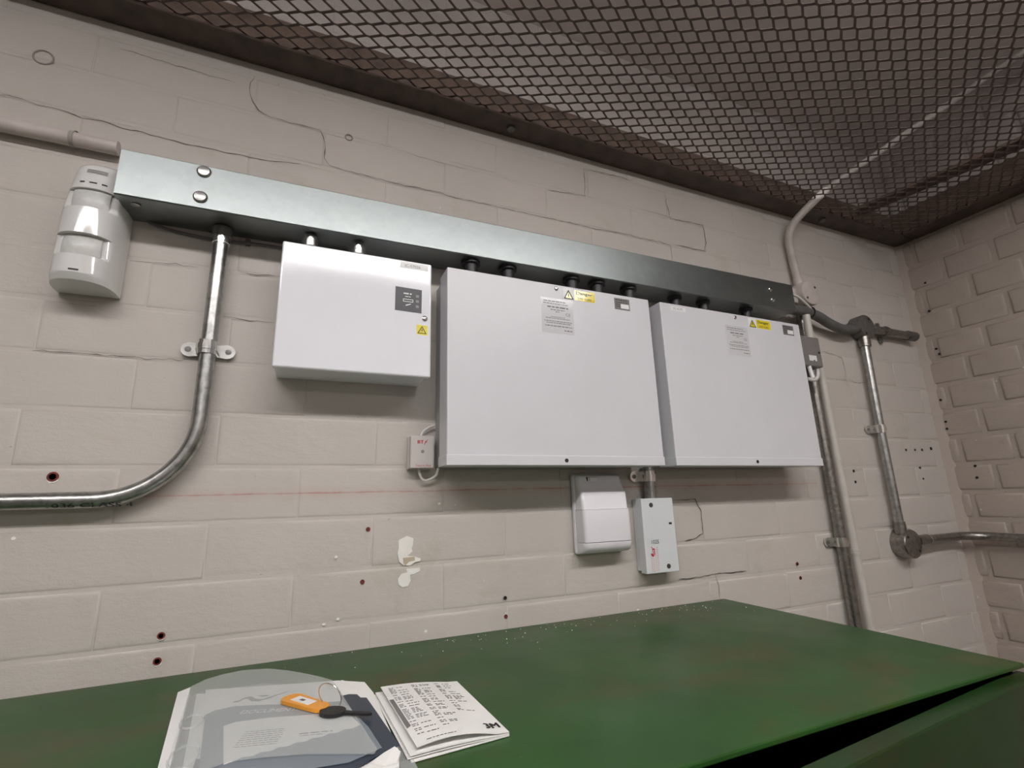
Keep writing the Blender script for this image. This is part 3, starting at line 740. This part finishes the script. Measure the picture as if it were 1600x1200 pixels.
fb = front(x0+.0215, z1-.0130, -d-.0003)
poly(mb, fb, [(0, -.0018), (.0010, -.0016), (.0028, .0030), (.0046, .0048), (.0042, .0058), (.0018, .0042)])
poly(mb, fb, [(.0022, .0022), (.0054, .0030), (.0050, .0036), (.0026, .0030)])
poly(mb, fb, [(.0036, .0050), (.0060, .0078), (.0068, .0082), (.0046, .0050)])
bt.part('printed_logo', mb, 'red', bc)
bt.part('lettering', lettering(MB(), 'Telecom Red', front(x0+.0075, z0+.0028, -d-.0003), .0245, .0030, 0, .2), 'red', bc)
bt.part('screw', MB().lathe((x0+.0195, -d, z0+.0265), (0, -1, 0), [(0, .0027), (.0005, .0026), (.0006, .001)], 14), 'midgrey', bc)
bt.part('cable', MB().tube(spline([(.1795, -.010, .1045), (.1815, -.010, .112), (.190, -.009, .1195), (.2015, -.008, .1245)]), .0022, 10), 'cable')
bt.part('cable', MB().tube(spline([(.1765, -.012, .0540), (.1780, -.012, .044), (.1845, -.011, .0355), (.1945, -.011, .0365), (.2045, -.012, .0430), (.2080, -.013, .0545)]), .0021, 10), 'cable')

# ---- white sounder beneath the middle box
fl_ = Thing('alarm_sounder', (.507, 0, -.098), 'white alarm sounder with a sloping top, below the middle grey box', 'alarm sounder')
def loft(secs, caps=True, smooth=True):
    n = len(secs[0]); vs = [p for s in secs for p in s]; mb = MB()
    mb.add(vs, [(k*n+i, k*n+(i+1) % n, (k+1)*n+(i+1) % n, (k+1)*n+i) for k in range(len(secs)-1) for i in range(n)], smooth)
    if caps: mb.add(secs[0], [list(range(n))[::-1]]); mb.add(secs[-1], [list(range(n))])
    return mb
def rrect(x0, x1, yb, yf, z, r):
    """rounded outline at height z: flat at the wall (yb), rounded at the front (yf)"""
    P = [(x0, yb, z)]
    for k in range(6): a = math.pi/2*k/5; P.append((x0+r-r*math.cos(a), yf+r-r*math.sin(a), z))
    for k in range(6): a = math.pi/2*k/5; P.append((x1-r+r*math.sin(a), yf+r-r*math.cos(a), z))
    P.append((x1, yb, z)); return P
X0, X1 = .4610, .5600
fl_.part('base', MB().rbox(X0-.002, X1+.0015, -.012, -.0005, -.0965, .0440, .005, 3), 'flash_white')
up = [(.0425, .010), (.0420, .0150), (.0400, .0185), (.030, .0225), (.016, .0285), (.0125, .0320), (.010, .0345), (-.0195, .0375)]
fl_.part('upper_cover', loft([rrect(X0+.001, X1-.001, -.006, -d_, z, .007) for z, d_ in up]), 'flash_lens')
lo = [(-.0200, .0395), (-.0210, .0400), (-.050, .0410), (-.0745, .0412), (-.0752, .0395)]
fl_.part('front_cover', loft([rrect(X0, X1, -.006, -d_, z, .008) for z, d_ in lo]), 'flash_white')
bo = [(-.0758, .0395), (-.0765, .0420), (-.082, .0418), (-.088, .0385), (-.0925, .0320), (-.0940, .0250)]
fl_.part('bottom_cover', loft([rrect(X0+.0, X1-.0, -.006, -d_, z, .009) for z, d_ in bo]), 'flash_white')
fl_.part('vent_slot', MB().rbox(X0+.0215, X0+.0235, -.0225, -.0180, .0295, .0375, .0004), 'black')
fl_.part('clip_tab', MB().rbox(X0+.027, X0+.045, -.0235, -.0180, .0290, .0375, .0015), 'flash_white')

# ---- junction box with a number, below the boxes
jb = Thing('junction_box', (.63, 0, -.137), 'pale grey junction box marked 1025 in black, hung on a short conduit', 'junction box')
x0, x1, z0, z1, d = .5935, .6665, -.1372, -.0035, .0300
jb.part('back_box', MB().rbox(x0+.001, x1-.001, -.012, -.0005, z0+.003, z1-.001, .001), 'pale_blue_grey')
jc = jb.part('cover', MB().rbox(x0-.0008, x1+.0008, -d, -.0135, z0, z1, .0012), 'pale_blue_grey')
for x, z in ((.6150, -.0158), (.6432, -.1268)): jb.part('screw', MB().lathe((x, -d, z), (0, -1, 0), [(0, .0044), (.0008, .0042), (.0009, .0012)], 16), 'darkgrey', jc)
jb.part('slot', quad(MB(), front(0, 0, -d-.0003), .6530, .6600, -.0525, -.0488), 'black', jc)
jb.part('lettering', lettering(MB(), '1025', front(.6085, -.0855, -d-.0004), .0170, .0068), 'black', jc)
fj = front(.6050, -.1085, -d-.0004); mb = MB()
poly(mb, fj, [(.0000, .0030), (.0042, .0000), (.0062, .0012), (.0062, .0100), (.0048, .0108), (.0048, .0050), (.0018, .0068), (.0, .006)])
poly(mb, fj, [(.0020, .0068), (.0045, .0120), (.0072, .0126), (.0072, .0020), (.0088, .0028), (.0088, .0150), (.0040, .0150)])
poly(mb, fj, [(.0040, .0150), (.0012, .0172), (.0012, .0188), (.0050, .0160)])
jb.part('red_logo', mb, 'red', jc)
mb = MB()
for i, (u, v0, v1) in enumerate(((.6040, -.1330, -.1100), (.6085, -.1340, -.1095), (.6140, -.1330, -.0940), (.6185, -.1330, -.0930))):
    v = v0
    while v < v1: quad(mb, front(0, 0, -d-.0003), u, u+.0028, v, v+.0020); v += .0036
jb.part('faint_print', mb, 'pink', jc)
jb.part('conduit_stub', MB().cyl((.6270, -.0165, -.004), (.6270, -.0165, .060), .0112, 22), 'conduit')
saddle(jb, (.6270, .0385), .0112, 'z', -.0165, ear=.026, one=True)

# ---- right-hand conduits
gx = 1.1535
gv = Thing('steel_conduit', (gx, 0, -1.4), 'weathered steel conduit running down the wall behind the right end of the grey box', 'conduit')
gv.part('pipe', MB().tube([(gx, -.018, .455), (gx, -.018, .2), (gx, -.018, -.2), (gx, -.018, -1.45)], .0118, 18), 'conduit_dull')
saddle(gv, (gx, -.1135), .0118, 'z', -.018, ear=.026, one=True)
pv = Thing('plastic_conduit', (1.182, 0, -1.4), 'cream plastic conduit running down the wall beside the weathered steel one', 'conduit')
pv.part('pipe', MB().tube([(1.186, -.020, .330), (1.188, -.020, .1), (1.193, -.020, -.15), (1.197, -.020, -.3), (1.198, -.020, -1.45)], .0094, 16), 'pvc')
pv.part('coupler', MB().lathe((1.1927, -.020, -.143), (.02, 0, 1), [(0, .0108), (.004, .0112), (.0045, .0104), (.009, .0104), (.0095, .0112), (.0135, .0112), (.014, .0104), (.0185, .0110)], 20), 'pvc')
gb = Thing('grey_junction_box', (1.135, 0, .295), 'small mid-grey junction box half hidden behind the right end of the right grey box', 'junction box')
gbb = gb.part('housing', MB().rbox(1.066, 1.1375, -.062, -.0305, .2887, .3632, .004, 3), 'grey_box')
gb.part('label', quad(MB(), front(0, 0, -.0624), 1.0896, 1.1163, .3018, .3155), 'label_white', gbb)
gb.part('label_mark', quad(MB(), front(0, 0, -.0626), 1.1042, 1.1086, .3016, .3043), 'black', gbb)
gb.part('screw', MB().lathe((1.1285, -.062, .3242), (0, -1, 0), [(0, .0032), (.0008, .003), (.0009, .001)], 10), 'black', gbb)
gb.part('side_stop', MB().rbox(1.1375, 1.1432, -.056, -.046, .3023, .3106, .001), 'black', gbb)
gb.part('cable', MB().tube(spline([(1.1276, -.050, .2897), (1.1266, -.052, .2785), (1.1158, -.055, .2629), (1.0983, -.057, .2561), (1.0759, -.058, .2571)]), .0042, 12), 'cable')
gb.part('cable', MB().tube(spline([(1.0930, -.056, .2897), (1.0930, -.058, .2726), (1.0940, -.060, .2590)]), .0046, 12), 'label_white')
gb.part('cable', MB().tube([(1.1422, -.042, .350), (1.1422, -.042, .3632), (1.1402, -.042, .3846), (1.1383, -.042, .4187)], .0038, 10), 'label_white')
gb.part('cable_sleeve', MB().tube([(1.1240, -.050, .3625), (1.1240, -.050, .4240)], .0085, 14), 'pvc')

wp = Thing('painted_conduit', (1.17, 0, .49), 'cream painted conduit curving up from a round box through the mesh ceiling', 'conduit')
wp.part('pipe', MB().tube(spline([(1.1690, -.016, .515), (1.1640, -.016, .560), (1.1590, -.016, .612), (1.1570, -.018, .655), (1.1640, -.028, .690), (1.1800, -.049, .718), (1.2040, -.074, .748), (1.2300, -.092, .774)]), .0100, 16), 'pipe_paint')
wp.part('upper_pipe', MB().tube(spline([(1.2295, -.0917, .7735), (1.2640, -.122, .802), (1.3400, -.190, .860), (1.4500, -.295, .945), (1.5670, -.408, 1.035), (1.60, -.46, 1.052), (1.60, -.70, 1.052), (1.60, -1.2, 1.052)]), .0085, 14), 'dimmed')
wp.part('spout', MB().cyl((1.1745, -.016, .500), (1.1668, -.016, .541), .0122, 18), 'pipe_paint')
roundbox(wp, 1.1780, .4980, .0335, .040, 'pipe_paint', 'crack', tiltscrew=.75)
wp.part('lug', MB().rbox(1.130, 1.148, -.022, -.004, .470, .512, .004), 'pipe_paint')
wp.part('lug', MB().rbox(1.178, 1.200, -.014, -.002, .448, .470, .004), 'pipe_paint')

fx = Thing('flexible_conduit', (1.2, 0, .42), 'dark grey flexible conduit looping from the trunking end to the cast tee box', 'conduit')
fx.part('sleeve', MB().tube(spline([(1.045, -.036, .4390), (1.090, -.036, .4405), (1.140, -.036, .4420), (1.190, -.034, .4365), (1.235, -.031, .4240), (1.280, -.028, .4160), (1.320, -.027, .4170), (1.350, -.025, .4240)]), .0125, 16), 'grey_flex')
fx.part('cable_tie', MB().torus((1.162, -.036, .4412), (1, 0, -.06), .0132, .0018, 24, 8), 'black')
fx.part('tie_head', MB().rbox(1.156, 1.166, -.030, -.020, .4535, .4620, .0015), 'black')
fx.part('white_core', MB().tube(spline([(1.075, -.050, .475), (1.105, -.050, .470), (1.135, -.048, .456), (1.155, -.044, .448)]), .0030, 8), 'cable')

tb = Thing('steel_conduit', (1.39, 0, -.13), 'galvanised conduit hanging from the cast tee box down to a round box', 'conduit')
roundbox(tb, 1.3960, .4345, .0335, .034, 'cast', 'black', 'tee_box', 1.1)
tb.part('spout', MB().cyl((1.338, -.020, .4260), (1.366, -.020, .4300), .0145, 20), 'cast')
tb.part('spout', MB().cyl((1.3900, -.020, .405), (1.3880, -.020, .378), .0140, 20), 'conduit_dull')
tb.part('stub_pipe', MB().tube([(1.425, -.020, .4345), (1.50, -.020, .4335), (1.625, -.020, .4335)], .0112, 18), 'conduit_dull')
tb.part('stub_coupler', MB().cyl((1.595, -.020, .4335), (1.630, -.020, .4335), .0140, 20), 'cast')
saddle(tb, (1.492, .4338), .0112, 'x', -.020, ear=.020, mat='conduit_dull', wd=.016)
tb.part('pipe', MB().tube([(1.3880, -.020, .392), (1.3800, -.020, .15), (1.3790, -.020, -.09)], .0101, 18), 'conduit')
tb.part('ferrule', MB().cyl((1.3790, -.020, -.078), (1.3790, -.020, -.108), .0128, 18), 'conduit_dull')
saddle(tb, (1.3805, .1540), .0101, 'z', -.020, ear=.024, one=True)
roundbox(tb, 1.3930, -.1310, .0345, .038, 'conduit_dull', 'black', 'round_box', -.75)
lr = Thing('steel_conduit', (1.6, -.1, -.128), 'dull steel conduit leaving the lower round box and turning along the right-hand wall', 'conduit')
lr.part('spout', MB().cyl((1.4270, -.024, -.1270), (1.4720, -.024, -.1250), .0128, 18), 'conduit_dull')
lr.part('spout_ring', MB().torus((1.4725, -.024, -.1250), (1, 0, 0), .0118, .0016, 22, 8), 'chrome')
lr.part('pipe', MB().tube(fillet([(1.4700, -.024, -.1252), (XR-.026, -.024, -.1245), (XR-.026, -1.3, -.150)], .060, 14), .0106, 18), 'conduit_dull')

# ================================================================== CABINET AND WHAT LIES ON IT
CX0, CX1, CY0, CY1 = -.70, .794, -.4537, -.004
ZB = FZ
cab = Thing('metal_cabinet', (.05, -.23, ZB), 'worn green steel cabinet below the boxes with its right door ajar', 'cabinet')
cab.part('top_panel', MB().rbox(CX0, CX1, CY0, CY1, ZTOP-.005, ZTOP, .0012, 2), 'green')
cab.part('side_panel', MB().box(CX0+.002, CX0+.004, CY0+.012, CY1, ZB+.06, ZTOP-.004), 'green')
cab.part('side_panel', MB().box(CX1-.004, CX1-.002, CY0+.012, CY1, ZB+.06, ZTOP-.004), 'green')
cab.part('back_panel', MB().box(CX0+.004, CX1-.004, CY1-.004, CY1-.002, ZB+.06, ZTOP-.004), 'green')
cab.part('base_panel', MB().box(CX0+.002, CX1-.002, CY0+.025, CY1, ZB, ZB+.06), 'green')
for z in (-.62, -1.02): cab.part('shelf', MB().box(CX0+.005, CX1-.005, CY0+.05, CY1-.006, z-.012, z), 'green')
def leaf(hx, x_free, ang, sgn):
    """door leaf hinged at hx reaching to x_free, opened by ang"""
    wdt = abs(x_free-hx); mb = MB().rbox(0, -sgn*wdt if sgn > 0 else wdt, -.020, 0, ZB+.065, ZTOP-.010, .0016, 2) if sgn < 0 else MB().rbox(-wdt, 0, -.020, 0, ZB+.065, ZTOP-.010, .0016, 2)
    ca, sa = math.cos(ang), math.sin(ang)
    mb.v = [(hx+x*ca-y*sa, CY0+.010+x*sa+y*ca, z) for x, y, z in mb.v]; return mb
dr = cab.part('door', leaf(CX1, .049, math.radians(4.6), 1), 'door_shaded_green')
dlf = cab.part('door', leaf(CX0, .045, 0.0, -1), 'door_shaded_green')
hz = -.75; hxp = .049+.06
hy = CY0+.010-math.tan(math.radians(4.6))*(CX1-hxp)
cab.part('handle', MB().lathe((hxp, hy-.020, hz), (0, -1, 0), [(0, .016), (.006, .016), (.008, .008), (.02, .008), (.022, .02), (.03, .02), (.032, .004)], 20), 'conduit', dr)

zf = ZTOP+.0005
# ---- document wallet
dw = Thing('document_wallet', (-.01, -.22, ZTOP), 'frosted plastic document wallet stuffed with papers, on the green cabinet beside the leaflet', 'folder')
def flat(pts, z0, z1): return MB().prism(pts, 'z', z0, z1)
back = [(-.1000, -.1150), (-.088, -.096), (-.02, -.098), (.0420, -.152), (.060, -.170), (.100, -.352), (.1000, -.388), (.0930, -.394), (-.055, -.388), (-.0700, -.376)]
dw.part('back_cover', flat(back, zf, zf+.0012), 'frost')
pap = [(-.0860, -.118), (.0480, -.157), (.0612, -.149), (.0640, -.1535), (.0837, -.1682), (.0882, -.205), (.0895, -.345), (.0850, -.3690), (.040, -.380), (-.060, -.372)]
dw.part('paper_stack', flat(pap, zf+.0014, zf+.0065), 'paper')
pp2 = [(.0560, -.152), (.0690, -.1600), (.0780, -.186), (.0740, -.205), (.0660, -.205), (-.07, -.12)]
dw.part('paper_sheet', flat([(-.0785, -.1128), (.0575, -.1530), (.0700, -.1680), (.0775, -.2080), (.0850, -.3480), (-.0500, -.3480)], zf+.0068, zf+.0078), 'paper')
nav = dw.part('navy_folder', flat([(-.060, -.290), (-.0363, -.300), (.0206, -.318), (.0560, -.330), (.0560, -.2060), (.0632, -.2045), (.0710, -.2090), (.0735, -.2200), (.0790, -.2230), (.0905, -.3400), (.0763, -.3480), (.0500, -.3640), (-.0580, -.3640)], zf+.0080, zf+.0088), 'navy')
blu = dw.part('blue_sheet', flat([(-.0672, -.1960), (-.0600, -.1880), (-.0440, -.1850), (-.0150, -.1960), (.0200, -.2120), (.0560, -.2230), (.0715, -.2960), (.0765, -.3400), (.0500, -.3520), (-.0520, -.3380)], zf+.0090, zf+.0094), 'bluegrey')
dw.part('address_panel', flat([(-.0477, -.2330), (-.0380, -.2290), (-.0100, -.2330), (.0250, -.2440), (.0560, -.2500), (.0650, -.2860)]+[(.0650-.0065*i, -.2890-.0012*i-(.003 if i % 2 else 0)) for i in range(16)]+[(-.0385, -.3120)], zf+.0095, zf+.0097), 'paper', blu)
def deck(x, y, ang, z):
    ca, sa = math.cos(ang), math.sin(ang)
    return lambda u, v, k=0: (x+u*ca-v*sa, y+u*sa+v*ca, z+.00005*k)
A = math.radians(-19)
mb = MB(); dk = deck(-.0455, -.166, A, zf+.0082)
wv = [(0, 0), (.004, .001), (.006, .008), (.012, .011), (.020, .003), (.028, .001), (.036, .010), (.044, .017), (.050, .019), (.042, .013), (.034, .002), (.026, -.005), (.018, -.003), (.011, .004), (.008, .004), (.006, -.004), (0, -.004)]
poly(mb, dk, wv); poly(mb, dk, [(.018, .012), (.030, .012), (.030, .0090), (.024, .0075)])
dw.part('printed_logo', mb, 'midgrey')
mb = lettering(MB(), 'DOCUMENTATION', deck(-.0370, -.2100, math.radians(-19), zf+.0096), .080, .0085)
dw.part('lettering', mb, 'paper', blu)
mb = wordlines(MB(), [(.0, .034, -.004*i, .0011) for i in range(8)], deck(-.028, -.258, math.radians(-15), zf+.0099), 3)
wordlines(mb, [(.048, .076, -.014, .0018), (.050, .070, -.018, .0012)], deck(-.028, -.258, math.radians(-15), zf+.0099), 6)
dw.part('print_lines', mb, 'inkgrey', blu)
sp = [(-.1041, -.116), (-.0943, -.1044), (-.0751, -.3037), (-.0687, -.372), (-.0762, -.372), (-.0837, -.2994)]
dw.part('spine', flat(sp, zf+.0012, zf+.0105), 'label_white')
cov = [(-.0943, -.1044), (-.0835, -.0860), (-.0690, -.0755), (-.0470, -.0690), (-.0180, -.0780), (.0020, -.0960), (.0175, -.1133), (.0360, -.1370), (.0502, -.1594), (.0722, -.3440), (.0690, -.3500), (.0560, -.3440), (.0206, -.3260), (-.0100, -.3160), (-.0363, -.3107), (-.0550, -.3200), (-.0740, -.3480)]
fc = dw.part('front_cover', flat(cov, zf+.0102, zf+.0110), 'frost')
for cx_, cy_, rx, ry in ((-.0755, -.214, .010, .017), (-.0690, -.288, .011, .022)):
    mb = MB(); n = 28; vs = []
    for i in range(n):
        a = math.tau*i/n
        for rr, hh in ((1.0, .0111), (.93, .0126), (.82, .0112)): vs.append((cx_+math.cos(a)*rx*rr, cy_+math.sin(a)*ry*rr, zf+hh))
    mb.add(vs, [(3*i+q, 3*i+q+1, 3*((i+1) % n)+q+1, 3*((i+1) % n)+q) for i in range(n) for q in range(2)], True)
    dw.part('finger_ring', mb, 'frost', fc)
dw.part('torn_paper', MB().add([(.0650, -.3560, zf+.0075), (.0760, -.3520, zf+.0105), (.0850, -.3500, zf+.0125), (.0885, -.3560, zf+.0105), (.0850, -.3640, zf+.0085), (.0740, -.3660, zf+.0080),
     (.0650, -.3560, zf+.0065), (.0760, -.3520, zf+.0085), (.0850, -.3500, zf+.0105), (.0885, -.3560, zf+.0085), (.0850, -.3640, zf+.0068), (.0740, -.3660, zf+.0068)],
     [(0, 1, 2), (0, 2, 5), (5, 2, 3), (5, 3, 4), (6, 7, 8, 9, 10, 11)]+[(i, (i+1) % 6, 6+(i+1) % 6, 6+i) for i in range(6)]), 'paper')

# ---- leaflet
lf = Thing('folded_leaflet', (.14, -.275, ZTOP), 'white folded instruction leaflet with small print and a 3M logo on the green cabinet', 'leaflet')
o_ = [(.0905, -.2010), (.1805, -.2059), (.1850, -.3480), (.0965, -.3530)]
def sheet(z_left, z_right, sag, shift=(0, 0), th=.0007, nx=14):
    mb = MB(); top = []; 
    for i in range(nx+1):
        t = i/nx
        for (a, b) in ((o_[0], o_[1]), (o_[3], o_[2])):
            x = a[0]+(b[0]-a[0])*t+shift[0]*(1-t); y = a[1]+(b[1]-a[1])*t+shift[1]*(1-t)
            z = z_left+(z_right-z_left)*t+sag*math.sin(math.pi*min(1, t*1.15))*(1.2 if b is o_[2] else .5)
            top.append((x, y, zf+z))
    bot = [(x, y, z-th) for x, y, z in top]; n = len(top)
    mb.add(top+bot, [(2*i, 2*i+2, 2*i+3, 2*i+1) for i in range(nx)]+[(n+2*i, n+2*i+1, n+2*i+3, n+2*i+2) for i in range(nx)], True)
    mb.add(top+bot, [(2*i, n+2*i, n+2*i+2, 2*i+2) for i in range(nx)]+[(2*i+1, 2*i+3, n+2*i+3, n+2*i+1) for i in range(nx)]+[(0, 1, n+1, n), (2*nx, n+2*nx, n+2*nx+1, 2*nx+1)])
    return mb
lf.part('leaf', sheet(.0009, .0008, .0, (.001, -.002)), 'paper')
lf.part('leaf', sheet(.0026, .0016, .0006, (-.0015, .001)), 'paper')
lf.part('leaf', sheet(.0045, .0024, .0009, (.0005, .0005)), 'paper')
tp = lf.part('leaf', sheet(.0080, .0034, .0035, (.0065, .004), .0005), 'paper')
def onleaf(u, v, k=0):
    """u 0..1 across, v 0..1 from the far edge to the near edge of the top leaf"""
    a = [o_[0][i]+(o_[1][i]-o_[0][i])*u for i in (0, 1)]; b = [o_[3][i]+(o_[2][i]-o_[3][i])*u for i in (0, 1)]
    x = a[0]+(b[0]-a[0])*v+.0065*(1-u); y = a[1]+(b[1]-a[1])*v+.004*(1-u)
    z = .0080+(.0034-.0080)*u+.0035*math.sin(math.pi*min(1, u*1.15))*(.5+.7*v)
    return (x, y, zf+z+.0003+.00006*k)
mb = MB()
rnd = random.Random(4)
def dash(u0, u1, v, h=.010):
    u = u0
    while u < u1-.01:
        wl = min(rnd.uniform(.02, .06), u1-u); q = 2
        mb.add([onleaf(u, v), onleaf(u+wl, v), onleaf(u+wl, v+h), onleaf(u, v+h)], [(0, 1, 2, 3)]); u += wl+.012
for cu0, cu1, v0, v1 in ((.07, .31, .06, .90), (.36, .60, .05, .84), (.66, .90, .05, .62)):
    v = v0
    while v < v1:
        dash(cu0, cu0+.07, v); 
        if rnd.random() < .75: dash(cu0+.10, cu0+.10+rnd.uniform(.08, cu1-cu0-.10), v+.008)
        v += rnd.choice((.022, .022, .045))
dash(.12, .44, .955, .008)
lf.part('print_lines', mb, 'inkgrey', tp)
mb = MB().add([onleaf(.005, .28), onleaf(.055, .28), onleaf(.060, .74), onleaf(.010, .76)], [(0, 1, 2, 3)])
lf.part('dark_strip', mb, 'label_dark', tp)
mb = lettering(MB(), '3M', lambda u, v, k=0: onleaf(.80+u, .925-v, k), .155, .075, .006)
lf.part('lettering', mb, 'black', tp)

# ---- keys
zk = zf+.0114
kt = Thing('key_tag', (.02, -.22, ZTOP), 'orange plastic key tag with ring and black key lying on the wallet', 'key tag')
c0, c1 = Vector((.0080, -.2030)), Vector((.0335, -.2400)); ax_ = (c1-c0).normalized(); nm_ = Vector((-ax_.y, ax_.x)); hw = .0105
out = []
for k in range(9):
    a = math.pi/2+math.pi*k/8; out.append(c0+ax_*(hw*.75*math.cos(a))+nm_*hw*math.sin(a))
for k in range(7):
    a = -math.pi/2+math.pi*k/6; out.append(c1+ax_*(hw*.85*math.cos(a))+nm_*hw*.80*math.sin(a))
tg = kt.part('tag_body', flat([(q.x, q.y) for q in out], zk, zk+.0032), 'orange')
def tagq(a0, a1, w0, h): return [tuple((c0+ax_*s+nm_*t_))[:2] for s, t_ in ((a0, -w0), (a1, -w0), (a1, w0), (a0, w0))]
kt.part('paper_insert', flat(tagq(.006, .033, .0052, 0), zk+.0030, zk+.0036), 'label_white', tg)
kt.part('mark', flat(tagq(.015, .021, .0016, 0), zk+.0036, zk+.0038), 'darkgrey', tg)
kt.part('split_ring', MB().torus((.0420, -.2400, zk+.0105), (.62, .70, .36), .0128, .0006, 40, 8), 'chrome')
kc = Vector((.0440, -.2560)); kd = Vector((.62, -.42)).normalized(); kn = Vector((-kd.y, kd.x))
pts = [kc+kd*(.0125*math.cos(math.tau*i/24))+kn*(.0100*math.sin(math.tau*i/24)) for i in range(24)]
kb = kt.part('key_bow', flat([(q.x, q.y) for q in pts], zk-.0002, zk+.0028), 'black')
bl = [kc+kd*a+kn*b for a, b in ((.010, -.0026), (.036, -.0026), (.040, -.0005), (.036, .0026), (.032, .0016), (.028, .0028), (.022, .0018), (.010, .0028))]
kt.part('key_blade', flat([(q.x, q.y) for q in bl], zk+.0004, zk+.0024), 'black', kb)

# ---- crumbs of paint and mortar along the back of the cabinet top
mb = MB(); rnd = random.Random(11)
for i in range(95):
    x = rnd.choice((rnd.gauss(.33, .10), rnd.gauss(.62, .07), rnd.uniform(.0, .78))); y = -.012-abs(rnd.gauss(0, .045)); r = rnd.uniform(.0003, .0011)
    if not -.1 < x < .78: continue
    z = zf+r*.6; q = [(x+r*rnd.uniform(.6, 1.3), y, z), (x-r, y+r*.3, z), (x, y+r*rnd.uniform(.7, 1.2), z), (x+r*.2, y-r, z), (x, y, z+r*.8), (x, y, zf-.0003)]
    mb.add(q, [(0, 2, 4), (2, 1, 4), (1, 3, 4), (3, 0, 4), (2, 0, 5), (1, 2, 5), (3, 1, 5), (0, 3, 5)])
solo('paint_crumbs', mb, 'chip', (.4, -.05, ZTOP), 'pale crumbs of paint and mortar scattered along the back of the green cabinet top', 'debris', kind='stuff', ang=None)
